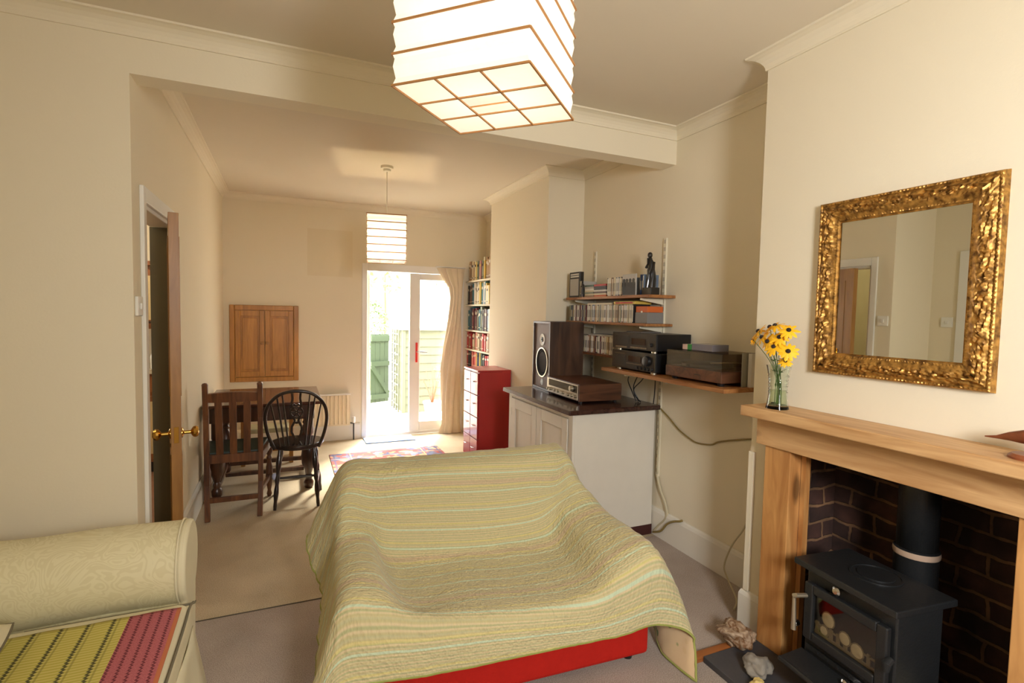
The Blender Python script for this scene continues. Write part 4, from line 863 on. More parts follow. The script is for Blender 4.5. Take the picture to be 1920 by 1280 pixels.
# statuettes
def figure(label, c, h, seed):
    t = thing('statuette', label, 'statuette', c)
    s_ = h / .27; g = MB()
    g.tube([(0, 0, .045 * s_), (.005 * s_, 0, .10 * s_), (0, .005 * s_, .15 * s_), (0, 0, .19 * s_), (-.004 * s_, .006 * s_, .215 * s_), (-.004 * s_, .008 * s_, .228 * s_)], [.030 * s_, .027 * s_, .024 * s_, .021 * s_, .012 * s_, .010 * s_], 14)
    g.sphere((-.006 * s_, .010 * s_, .245 * s_), .016 * s_, 14, sz=1.2)
    g.tube([(-.005 * s_, .018 * s_, .2 * s_), (-.02 * s_, .026 * s_, .17 * s_), (-.022 * s_, .008 * s_, .19 * s_), (-.016 * s_, .016 * s_, .226 * s_)], [.008 * s_, .008 * s_, .006 * s_, .006 * s_], 8)
    g.tube([(.005 * s_, -.018 * s_, .2 * s_), (-.012 * s_, -.028 * s_, .155 * s_), (-.02 * s_, -.01 * s_, .125 * s_)], [.008 * s_, .008 * s_, .006 * s_], 8)
    for q in range(6):
        a = q * 1.05; g.tube([(.027 * s_ * math.cos(a), .027 * s_ * math.sin(a), .045 * s_), (.024 * s_ * math.cos(a + .3), .024 * s_ * math.sin(a + .3), .12 * s_), (.016 * s_ * math.cos(a + .5), .016 * s_ * math.sin(a + .5), .17 * s_)], [.007 * s_, .005 * s_, .002 * s_], 6)
    g.build('robed_figure', 'ebony_stone', t, smooth=True)
    box('base', (-.035 * s_, .035 * s_, -.042 * s_, .042 * s_, 0, .045 * s_), 'ebony_stone', t, .004 * s_)
M['ebony_stone'] = mat('black_carved_stone', (24, 22, 22), .35, var=.2, vs_=30, coat=.2)
figure('tall black carved statuette of a robed figure at the shelf end', (2.19, 2.765, 1.6405), .285, 1)
figure('small black statuette near the left end of the upper alcove shelf', (2.145, 3.538, 1.6405), .13, 2)
# discs and books on the alcove shelves
pal = {'cream': (206, 194, 164), 'pale grey': (176, 172, 164), 'white': (222, 218, 206), 'black': (34, 32, 32), 'dark blue': (46, 58, 84), 'tan': (160, 130, 96), 'maroon': (96, 40, 44), 'mid grey': (120, 118, 116), 'sage': (130, 138, 116), 'rose': (178, 130, 124), 'slate blue': (96, 112, 132), 'brown': (92, 66, 48), 'orange': (196, 96, 40), 'yellow': (206, 176, 80), 'red': (170, 42, 38), 'dark green': (36, 64, 46), 'teal': (50, 110, 120), 'pink': (206, 120, 116)}
PM = {k: mat(k.replace(' ', '_') + '_card', v, .4, var=.06, vs_=50) for k, v in pal.items()}
cdmesh = {}
def cd(col, y, th, x, z, hgt, dep, label, group, name='compact_disc', cat='disc case'):
    key = (col, name)
    if key not in cdmesh:
        g = MB(); g.box(0, 1, 0, 1, 0, 1, 0)
        if name == 'compact_disc': g.box(-.004, 0, .12, .88, .06, .94, 1); g.box(-.008, -.004, .3, .7, .25, .7, 2)
        else: g.box(-.012, 0, 0, 1, 0, 1, 0); g.box(-.018, -.012, .08, .92, .70, .82, 1); g.box(-.018, -.012, .08, .92, .12, .16, 1)
        o = g.build(name, [PM[col], PM['white' if rnd.random() < .5 else col], PM[rnd.choice(['cream', 'mid grey', 'tan', 'black'])]] if name == 'compact_disc' else [PM[col], PM[rnd.choice(['cream', 'yellow', 'white', 'black'])]])
        cdmesh[key] = o; o2 = o
    else: o2 = cdmesh[key].copy(); C.objects.link(o2)
    o2.location = (x, y, z); o2.scale = (dep, th, hgt); tag(o2, label, cat, group); return o2
def row(names, y0, y1, z, x, hgt, dep, tmin, tmax, where, group, seed, name='compact_disc', cat='disc case', hj=.0, dirword='left', lean=True, word='disc case', dj=.004):
    r2 = random.Random(seed); y = y1; k = 0
    while y - tmin > y0 and k < 95:
        th = min(r2.uniform(tmin, tmax), y - y0); y -= th; k += 1; col = r2.choice(names); hh = hgt * (1 + r2.uniform(-hj, hj))
        cd(col, y, th * .93, x + r2.uniform(0, dj), z, hh, dep, f"{col} {word}, {ordw(k)} from the left, {where}", group, name, cat)
CDP = ['cream', 'pale grey', 'white', 'cream', 'pale grey', 'mid grey', 'tan', 'sage', 'slate blue', 'rose', 'black', 'white', 'brown']
row(['black', 'white', 'dark blue', 'maroon', 'sage', 'mid grey', 'pale grey'], 3.47, 3.745, 1.4525, 2.14, .126, .14, .012, .026, 'far section of the middle shelf', 'discs at the far end of the middle shelf', 3)
row(CDP, 2.875, 3.465, 1.4525, 2.14, .126, .14, .010, .013, 'long row on the middle shelf', 'discs in the long row on the middle shelf', 4)
row(['cream', 'tan', 'maroon', 'brown', 'pale grey', 'black', 'rose', 'white'], 2.99, 3.74, 1.2165, 2.14, .128, .14, .012, .026, 'low shelf behind the hifi', 'discs on the lower alcove shelf', 6)
row(['pale grey', 'sage', 'slate blue', 'tan', 'mid grey', 'teal', 'white'], 3.565, 3.595, 1.6405, 2.145, .128, .14, .012, .02, 'upper shelf before the boxed book', 'discs at the left end of the upper shelf', 7)
row(['cream', 'white', 'pale grey', 'black', 'slate blue', 'cream', 'tan'], 3.0, 3.20, 1.6405, 2.14, .13, .14, .010, .016, 'upper shelf beside the photo cover', 'discs in the middle of the upper shelf', 8)
# black cased volume standing at the left end
t = thing('boxed_volume', 'tall black framed boxed book at the left end of the upper shelf', 'book', (2.15, 3.598, 1.6405))
box('slip_case', (0, .035, 0, .165, 0, .205), 'black', t, .002)
g = MB(); g.box(-.002, 0, .02, .15, .015, .150); g.build('cover_picture', PM['pale grey'], t)
g = MB()
for r_ in range(2):
    for k in range(9): g.box(-.003, 0, .018 + .0145 * k, .029 + .0145 * k, .180 - .018 * r_, .192 - .018 * r_)
g.build('pale_lettering', PM['white'], t)
# two low stacks lying flat
for lab, y0_, y1_, cols in (('left flat stack', 3.385, 3.515, ['tan', 'cream', 'sage', 'cream', 'white', 'pale grey', 'dark green']), ('right flat stack', 3.215, 3.38, ['orange', 'cream', 'brown', 'white', 'black', 'black', 'red'])):
    z = 1.6405
    for k, c_ in enumerate(cols):
        th = .0125 if k < 5 else .015; tag(box('flat_case', (2.142 + rnd.uniform(0, .004), 2.285, y0_ + rnd.uniform(0, .006), y1_, z, z + th - .0008), PM[c_], bevel=.001), f'{c_} case, {ordw(k + 1)} from the bottom of the {lab} on the upper shelf', 'disc case', 'cases lying flat on the upper shelf'); z += th
# monochrome cover facing out: four plain dark figures on a pale ground
t = thing('picture_disc_cover', 'black and white cover with dark figures facing out on the upper shelf', 'disc case', (2.128, 2.845, 1.6405))
box('cover_card', (0, .010, 0, .148, 0, .142), PM['pale grey'], t, .001)
g = MB(); g.box(-.0008, 0, .002, .146, .002, .075)
for y_ in (.025, .062, .098, .13): g.lathe([(.014, 0), (.014, -.0012)], c=(0, y_, .098), n=14, axis='x'); g.lathe([(.022, 0), (.022, -.001)], c=(0, y_, .072), n=14, axis='x')
g.build('printed_figures', 'black', t)
row(['slate blue', 'black', 'dark blue', 'slate blue'], 2.80, 2.842, 1.6405, 2.16, .135, .12, .012, .016, 'upper shelf beside the statuette', 'discs beside the statuette', 9)
tag(box('long_box', (2.135, 2.275, 2.86, 3.10, 1.5795, 1.600), PM['yellow'], bevel=.002), 'flat yellow edged box lying on the long row of discs', 'box')
lb = bpy.data.objects['long_box']; box('red_lettering', (2.1342, 2.135, 2.88, 3.08, 1.5845, 1.595), PM['red'], lb, 0)
tag(box('flat_case', (2.142, 2.28, 3.14, 3.46, 1.5795, 1.592), PM['cream'], bevel=.001), 'long cream case lying flat on the disc row, left of the yellow box', 'disc case')
tag(box('disc_stack_case', (2.15, 2.28, 2.74, 2.87, 1.4525, 1.525), PM['mid grey'], bevel=.002), 'grey patterned case at the right end of the middle shelf, below the orange one', 'disc case')
tag(box('disc_stack_case', (2.152, 2.28, 2.745, 2.865, 1.5255, 1.565), PM['orange'], bevel=.002), 'orange case at the right end of the middle shelf, uppermost there', 'disc case')
tag(box('flat_case', (2.15, 2.29, 3.06, 3.45, 1.3455, 1.358), PM['pale grey'], bevel=.001), 'pale grey case lying flat on the lower shelf disc row', 'disc case')
# cables
def cable(label, pts, r_, mt, cat='cable'): return tag(MB().tube(catmull(pts, 8), r_, 8).build('cable', mt, smooth=True), label, cat)
xw = XR - .01
cable('olive cable drooping along the alcove wall under the hifi shelf', [(xw, 2.83, .9), (xw, 2.79, .878), (xw, 2.70, .83), (xw, 2.605, .772), (xw, 2.50, .735), (xw, 2.436, .725), (xw, 2.33, .74), (xw, 2.267, .772), (xw, 2.15, .81), (xw, 2.0, .85), (xw, 1.80, .88)], .005, 'cable_o')
cable('thick cream cable looping down beside the white cupboard', [(2.325, 2.80, .42), (2.322, 2.76, .33), (2.322, 2.70, .24), (2.322, 2.69, .16), (2.322, 2.76, .08), (2.318, 2.80, .03)], .010, 'cable_w')
cable('grey looped cable running up to the wall just above the skirting', [(2.31, 2.80, .02), (2.305, 2.72, .06), (2.305, 2.66, .13), (2.305, 2.60, .17), (2.31, 2.55, .19), (2.322, 2.535, .20)], .007, 'cable_o')
cable('thin pale cable trailing down to the carpet beside the chimney breast', [(2.30, 1.83, .70), (2.26, 1.88, .6), (2.23, 1.93, .5), (2.22, 1.97, .38), (2.2, 2.02, .28), (2.19, 2.06, .15), (2.2, 2.04, .08), (2.17, 1.95, .02), (2.1, 1.90, .008)], .0045, 'cable_w')
cable('pale vertical cable beside the cupboard following the shelf upright', [(2.318, 2.79, .9), (2.318, 2.785, .7), (2.316, 2.79, .5), (2.32, 2.79, .43)], .006, 'cable_w')
for lab, pts in (('leftmost', [(2.24, 3.0, 1.118), (2.22, 3.02, 1.05), (2.21, 2.96, .98), (2.23, 2.93, .908)]), ('middle', [(2.25, 2.92, 1.118), (2.22, 2.93, 1.06), (2.24, 2.98, 1.0), (2.21, 2.92, .95), (2.25, 2.91, .908)]), ('twisted', [(2.26, 2.86, 1.118), (2.23, 2.88, 1.06), (2.22, 2.95, .99), (2.24, 2.93, .93), (2.26, 2.95, .908)]), ('straight', [(2.28, 2.80, 1.118), (2.28, 2.80, 1.0), (2.275, 2.805, .908)])):
    cable(f'{lab} black cable hanging from the hifi shelf behind the receiver', pts, .0035, 'black')
struct(box('trim_12', (XC1 - .016, XC1 - .0005, 1.757, 1.787, .19, .868), 'cove', bevel=.003))

# ------------------------------------------------------------ dining corner
hc_ = thing('serving_hatch', 'honey pine wall hatch with two panelled doors', 'wall cupboard', (-.215, YE, 1.123))
pd = 'pine_dark'
g = MB(); a, b2 = .338, .413
for d in ((-a, -a + .05, -b2, b2), (a - .05, a, -b2, b2), (-a + .05, a - .05, b2 - .055, b2), (-a + .05, a - .05, -b2, -b2 + .05)): g.box(d[0], d[1], -.03, 0, d[2], d[3])
g.build('frame', pd, hc_, bevel=.006)
for x0_, x1_, kx in ((-.286, -.002, -.025), (.002, .286, .025)):
    d_ = box('door', (x0_, x1_, -.014, -.002, -.36, .355), pd, hc_, 0); g = MB()
    for d in ((x0_, x0_ + .05, -.36, .355), (x1_ - .05, x1_, -.36, .355), (x0_ + .05, x1_ - .05, .295, .355), (x0_ + .05, x1_ - .05, -.36, -.30)): g.box(d[0], d[1], -.027, -.014, d[2], d[3])
    g.build('door_frame', pd, d_, bevel=.004); box('raised_panel', (x0_ + .07, x1_ - .07, -.023, -.014, -.28, .275), pd, d_, .007)
    MB().lathe([(.008, 0), (.008, -.01), (.017, -.016), (.018, -.026), (.01, -.032)], c=(kx, -.027, .005), n=16, axis='y').build('knob', 'door_pine', d_, smooth=True)
# radiator
rd = thing('radiator', 'cream ribbed panel radiator under the rear wall beside the french doors', 'radiator', (0, YE - .03, .175)); g = MB()
P = []
xs = [.15 + .52 * i / 104 for i in range(105)]
prof = [(-.028 - .012 * (1 if math.sin(2 * PI * (x - .15) / .0433) > .2 else 0)) for x in xs]
g.grid([[(x, y, .02) for x, y in zip(xs, prof)], [(x, y, .35) for x, y in zip(xs, prof)]]); g.box(.15, .67, -.020, -.005, 0, .365); g.build('panel', mat('radiator_enamel', (226, 212, 180), .4), rd)
box('top_grille', (.145, .675, -.045, -.002, .355, .372), 'white', rd, .004)
MB().tube([(.71, -.035, -.17), (.71, -.035, .02), (.672, -.03, .03)], .008, 10).build('valve_pipe', 'black_metal', rd, smooth=True)
MB().lathe([(.015, .03), (.018, .04), (.018, .09), (.012, .1)], c=(.71, -.035, 0), n=16).build('valve_knob', 'white', rd, smooth=True)
# oak table
tb = thing('oak_table', 'dark oak dining table with bulbous turned legs in the corner', 'table', (-.17, 4.96, 0))
box('tabletop', (-.42, .44, -.46, .44, .725, .75), 'oak_top', tb, .005)
g = MB(); g.box(-.38, .38, -.40, -.375, .60, .725); g.box(-.38, .38, .375, .40, .60, .725); g.box(-.38, -.355, -.375, .375, .60, .725); g.box(.355, .38, -.375, .375, .60, .725); g.build('apron', 'oak_dark', tb, bevel=.003)
lp_ = [(.030, 0), (.038, .015), (.040, .05), (.026, .075), (.030, .10), (.022, .12), (.034, .16), (.056, .21), (.062, .27), (.054, .34), (.032, .385), (.024, .40), (.034, .42), (.024, .44), (.036, .47), (.036, .60)]
for x_ in (-.34, .34):
    for y_ in (-.33, .36): MB().lathe(lp_, c=(x_, y_, 0), n=20).build('leg', 'oak_dark', tb, smooth=True)
g = MB()
for y_ in (-.33, .36): g.box(-.31, .31, y_ - .022, y_ + .022, .055, .09) if y_ > 0 else None
for x_ in (-.34, .34): g.box(x_ - .022, x_ + .022, -.30, .33, .055, .09)
g.box(-.31, .31, -.02, .02, .06, .09)
g.build('stretcher', 'oak_dark', tb, bevel=.003)
# slat back chair: camera sees its back
ch = thing('slat_back_chair', 'worn oak chair with three wide back slats and green seat pad', 'chair', (-.345, 4.3, 0))
om = 'oak_mid'
def lerp(a, b_, t): return a + (b_ - a) * t
for s_ in (-1, 1):
    g = MB(); x_ = .17 * s_
    pth = [(x_ * .97, -.20, 0), (x_, -.17, .25), (x_, -.165, .45), (x_ * 1.0, -.185, .72), (x_ * 1.0, -.225, .965)]
    for i in range(4): g.bar(pth[i], pth[i + 1], .034, .038)
    g.sphere((x_, -.226, .966), .021, 10, sz=.8)
    g.build('rear_leg', om, ch, bevel=.003)
    MB().lathe([(.014, 0), (.02, .02), (.013, .05), (.02, .09), (.026, .16), (.024, .24), (.014, .29), (.022, .31), (.014, .33), (.024, .36), (.024, .44)], c=(.215 * s_, .22, 0), n=14).build('front_leg', om, ch, smooth=True)
    MB().bar((.17 * s_, -.165, .43), (.215 * s_, .22, .43), .03, .06).build('seat_rail', om, ch, bevel=.002)
    MB().bar((.17 * s_, -.175, .18), (.215 * s_, .22, .16), .022, .03).build('side_stretcher', om, ch, bevel=.002)
MB().bar((-.17, -.172, .435), (.17, -.172, .435), .03, .06, up=(0, 0, 1)).build('seat_rail', om, ch, bevel=.002)
MB().bar((-.215, .22, .43), (.215, .22, .43), .03, .06).build('seat_rail', om, ch, bevel=.002)
MB().bar((-.165, -.188, .145), (.165, -.188, .145), .022, .035).build('rear_stretcher', om, ch, bevel=.002)
g = MB(); n_ = 10; up_ = []; lo_ = []
rows = []
for zz, k_ in ((.845, -.002), (.905, -.002)):
    rows.append([(-.155 + .31 * i / n_, -.205 - (zz - .84) * .15 - .02 * math.sin(PI * i / n_), zz + (.012 * math.sin(PI * i / n_) if zz > .9 else 0)) for i in range(n_ + 1)])
g.grid(rows); g.build('crest_rail', om, ch, solid=.024)
for x_ in (-.092, -.002, .088):
    MB().bar((x_ * .95, -.176, .46), (x_, -.222, .86), .046, .012, up=(0, 1, 0)).build('back_slat', om, ch, bevel=.002)
sm = MB(); sm.prism([(-.165, -.15), (.165, -.15), (.21, .235), (-.21, .235)], .452, .478, 'xy'); sm.build('seat_pad', mat('dark_green_leather', (34, 52, 44), .45, var=.1), ch, bevel=.01, seg=3)
# windsor wheelback chair
wc = thing('wheelback_chair', 'black hoop backed wheelback chair with turned legs', 'chair', (.078, 4.36, 0), R(-3))
em = 'ebony'
g = MB(); rows = []
out = [(.17 * math.cos(t) * (1.18 if math.sin(t) > 0 else 1.08), .19 * math.sin(t)) for t in [2 * PI * i / 28 for i in range(28)]]
g.prism(out, .435, .47, 'xy'); g.build('seat', em, wc, bevel=.008, seg=3, smooth=True)
for sx in (-1, 1):
    for sy in (-1, 1):
        top = Vector((.12 * sx, .12 * sy, .437)); bot = Vector((.17 * sx if sy > 0 else .152 * sx, .175 if sy > 0 else -.20, 0)); n_ = 14
        rs = [.011, .013, .012, .016, .018, .016, .012, .017, .012, .014, .019, .021, .018, .013, .012]
        MB().tube([bot.lerp(top, i / n_) for i in range(n_ + 1)], rs, 12).build('leg', em, wc, smooth=True)
for sx in (-1, 1): MB().tube([(.155 * sx, .155, .17), (.15 * sx, 0, .18), (.142 * sx, -.165, .17)], [.008, .013, .008], 10).build('side_stretcher', em, wc, smooth=True)
MB().tube([(-.148, -.0, .18), (0, 0, .18), (.148, 0, .18)], [.008, .013, .008], 10).build('cross_stretcher', em, wc, smooth=True)
def hoop(t): # t 0..1
    a = PI * t; z = .47 + .425 * min(1, math.sin(a) ** .62) if 0 < t < 1 else .47
    ww = .165 + .055 * math.sin(a) ** .7 if 0 < t < 1 else .165
    return Vector((-math.cos(a) * ww, -.155 - .11 * (z - .47) / .43, z))
hp = [Vector((-.155, -.15, .45)), Vector((-.185, -.17, .53)), Vector((-.207, -.19, .62)), Vector((-.213, -.205, .70)), Vector((-.198, -.225, .775)), Vector((-.16, -.24, .835)), Vector((-.095, -.252, .882)), Vector((0, -.257, .899))]
hp = hp + [Vector((-p.x, p.y, p.z)) for p in hp[-2::-1]]; hpc = catmull(hp, 6)
MB().tube(hpc, .0125, 12).build('hoop', em, wc, smooth=True)
def hoop_at(x):
    best = min((p for p in hpc if p.z > .55), key=lambda p: abs(p.x - x)); return best
for k, (xb, xt) in enumerate(((-.115, -.178), (-.085, -.132), (-.058, -.088), (.058, .088), (.085, .132), (.115, .178))):
    tp_ = hoop_at(xt); MB().tube([(xb, -.15, .465), ((xb + tp_.x) / 2, (-.15 + tp_.y) / 2, (.465 + tp_.z) / 2), tp_], [.006, .0075, .0055], 8).build('spindle', em, wc, smooth=True)
# pierced splat with wheel
def sy_(z): return -.15 - .107 * (z - .465) / .43
def strip(pts, w0=.012): 
    g_ = MB()
    for i in range(len(pts) - 1): g_.bar((pts[i][0], sy_(pts[i][1]), pts[i][1]), (pts[i + 1][0], sy_(pts[i + 1][1]), pts[i + 1][1]), w0, .011, up=(0, 1, 0))
    return g_
g = MB()
def addg(a): g.add(a.v, a.f)
zc = .735
def ring(r_): return [(r_ * math.cos(2 * PI * i / 20), zc + r_ * math.sin(2 * PI * i / 20)) for i in range(21)]
addg(strip(ring(.042))); addg(strip(ring(.010)))
for q in range(6): a = q * PI / 3; addg(strip([(.008 * math.cos(a), zc + .008 * math.sin(a)), (.04 * math.cos(a), zc + .04 * math.sin(a))], .009))
for s_ in (-1, 1):
    addg(strip([(.030 * s_, .885), (.026 * s_, .84), (.034 * s_, .80), (.028 * s_, .772)], .016))
    addg(strip([(.020 * s_, .70), (.012 * s_, .665), (.034 * s_, .62), (.036 * s_, .58), (.016 * s_, .53), (.012 * s_, .50), (.03 * s_, .466)], .016))
addg(strip([(-.02, .80), (0, .785), (.02, .80)], .012)); addg(strip([(0, .66), (0, .645)], .02)); addg(strip([(0, .53), (0, .466)], .02))
g.build('wheel_splat', em, wc)
tie = tag(MB().sphere((0, 0, 0), .02, 10, sz=1.4).build('fabric_knot', mat('pale_blue_rag', (176, 184, 214), .9), smooth=True, loc=(-.085, 4.225, .24)), 'pale blue rag knotted round the wheelback chair leg', 'rag')
# rush seated pine stool beyond the table
sl_ = thing('rush_stool', 'pine stool with a rush seat tucked behind the table', 'stool', (-.17, 5.60, 0))
for x_ in (-.21, .21):
    for y_ in (-.14, .14): box('leg', (x_ - .018, x_ + .018, y_ - .018, y_ + .018, 0, .46), 'pine_dark', sl_, .003)
box('rush_seat', (-.19, .19, -.13, .13, .30, .345), mat('woven_rush', (176, 168, 128), .9, var=.2, vs_=40, stretch=(1, 8, 1)), sl_, .01)
for y_ in (-.14, .14): MB().bar((-.19, y_, .14), (.19, y_, .14), .02, .028).build('stretcher', 'pine_dark', sl_)

# rug and mat
def flatuv(name, x0, x1, y0, y1, th, mt, label, cat, z=0, nx=20, ny=24):
    g = MB(); top = [[(x0 + (x1 - x0) * i / nx, y0 + (y1 - y0) * j / ny, z + th + .0015 * noise.noise(Vector((i * .4, j * .4, 0)))) for i in range(nx + 1)] for j in range(ny + 1)]
    g.grid(top, 0, lambda i, j: ((x1 - x0) * i / nx, (y1 - y0) * j / ny)); g.box(x0, x1, y0, y1, z, z + th - .002)
    return tag(g.build(name, mt), label, cat)
flatuv('persian_rug', .40, 1.54, 4.08, 5.58, .008, 'rug', 'faded red and blue patterned persian rug behind the sofa', 'rug')
flatuv('door_mat', .82, 1.38, 5.93, 6.19, .010, mat('pale_blue_mat', (112, 138, 186), .95, var=.15, vs_=30), 'pale blue door mat at the foot of the open french door', 'door mat')

# curtain
cu = MB(); rows = []
import bisect
Lz = [(2.035, 1.69, 2.0), (1.97, 1.725, 1.998), (1.88, 1.775, 1.994), (1.80, 1.83, 1.99), (1.68, 1.85, 1.985), (1.55, 1.842, 1.98), (1.4, 1.825, 1.98), (1.1, 1.775, 1.98), (.8, 1.75, 1.98), (.4, 1.755, 1.975), (.12, 1.77, 1.98), (.03, 1.745, 2.0), (.002, 1.73, 2.01)]
nz_, na_ = 70, 120
for j in range(nz_ + 1):
    z = .004 + (2.035 - .004) * (1 - j / nz_)
    for i in range(len(Lz) - 1):
        if Lz[i][0] >= z >= Lz[i + 1][0]: t_ = (Lz[i][0] - z) / (Lz[i][0] - Lz[i + 1][0] + 1e-9); xl, xr = lerp(Lz[i][1], Lz[i + 1][1], t_), lerp(Lz[i][2], Lz[i + 1][2], t_); break
    a, cx = (xr - xl) / 2, (xr + xl) / 2; dp = .028 + .02 * (1 - abs(a - .09) / .09 if a < .18 else 0)
    tw = 2.4 * (2.035 - z); row_ = []
    for i in range(na_):
        th = 2 * PI * i / na_
        rm = 1 + .20 * math.sin(9 * th + tw * 2.2) + .06 * math.sin(6 * th - tw * 1.3 + 1) + .05 * noise.noise(Vector((math.cos(th) * 2, math.sin(th) * 2, z * 5)))
        row_.append((cx + a * .93 * rm * math.cos(th), 6.155 + dp * 1.1 * rm * math.sin(th), z))
    row_.append(row_[0]); rows.append(row_)
cu.grid(rows)
ct = cu.build('curtain', mat('unbleached_linen', (214, 198, 172), .9, var=.05, vs_=12, bump=.15, bs=200), smooth=True)
tag(ct, 'twisted cream linen curtain hanging at the right of the french doors', 'curtain')
cr_ = tag(MB().tube([(1.66, 6.16, 2.05), (2.04, 6.16, 2.05)], .007, 10).build('curtain_rail', 'white', smooth=True), 'short white rail above the linen curtain', 'curtain rail')

# bookcase in the rear alcove
zs = [.60, .835, 1.055, 1.29, 1.60, 1.89]
bc = thing('alcove_bookcase', 'cream painted bookshelves fitted in the rear alcove', 'bookcase', (0, 0, 0))
for z_ in zs: box('shelf', (2.065, XR - .022, YC3 + .022, YE - .003, z_ - .018, z_), 'cove', bc, .002)
box('side_panel', (2.10, XR - .022, YE - .024, YE - .003, .02, .58), 'cove', bc, 0); box('side_panel', (2.10, XR - .022, YC3 + .022, YC3 + .04, .02, .58), 'cove', bc, 0)
bp_ = [(['dark green', 'tan', 'cream', 'yellow', 'sage', 'tan', 'yellow', 'cream', 'dark blue', 'rose'], .235), (['dark blue', 'teal', 'cream', 'yellow', 'brown', 'black', 'white'], .24), (['maroon', 'slate blue', 'teal', 'white', 'tan', 'mid grey', 'sage', 'pale grey', 'brown'], .255), (['cream', 'tan', 'orange', 'pink', 'red', 'pink', 'tan', 'cream', 'brown'], .19), (['pink', 'black', 'dark blue', 'dark green', 'sage', 'yellow', 'red'], .19)]
for k, z_ in enumerate(zs[::-1][:5]):
    cols, hh = bp_[k]; cols = [c for c in cols]
    row(cols, 5.36, 6.2, z_ + .0005, 2.085, hh, .19, .03, .055, ['top', 'second', 'third', 'fourth', 'lowest visible'][k] + ' alcove bookshelf', 'books on the ' + ['top', 'second', 'third', 'fourth', 'lowest'][k] + ' bookshelf', 20 + k, 'book', 'book', .12, word='book', dj=.02)

# ------------------------------------------------------------ loveseat and quilt
lv = thing('loveseat', 'small red upholstered two seat sofa almost covered by a quilt', 'sofa', (.84, 2.12, 0), R(-3))
rf = 'red_fabric'
box('base', (-.62, .62, -.34, .34, .035, .23), rf, lv, .02, seg=3)
box('seat_cushion', (-.46, .46, -.335, .17, .235, .34), rf, lv, .04, seg=4)
g = MB(); g.prism([(.17, .235), (.33, .235), (.385, .72), (.28, .72)], -.56, .50, 'yz'); g.build('backrest', rf, lv, bevel=.03, seg=3)
for x0_, x1_ in ((-.62, -.50), (.50, .62)): box('armrest', (x0_, x1_, -.335, .25, .235, .485), rf, lv, .045, seg=4)
for x_ in (-.55, .55):
    for y_ in (-.28, .28): MB().lathe([(.02, 0), (.024, .036)], c=(x_, y_, 0), n=12).build('foot', 'black', lv)
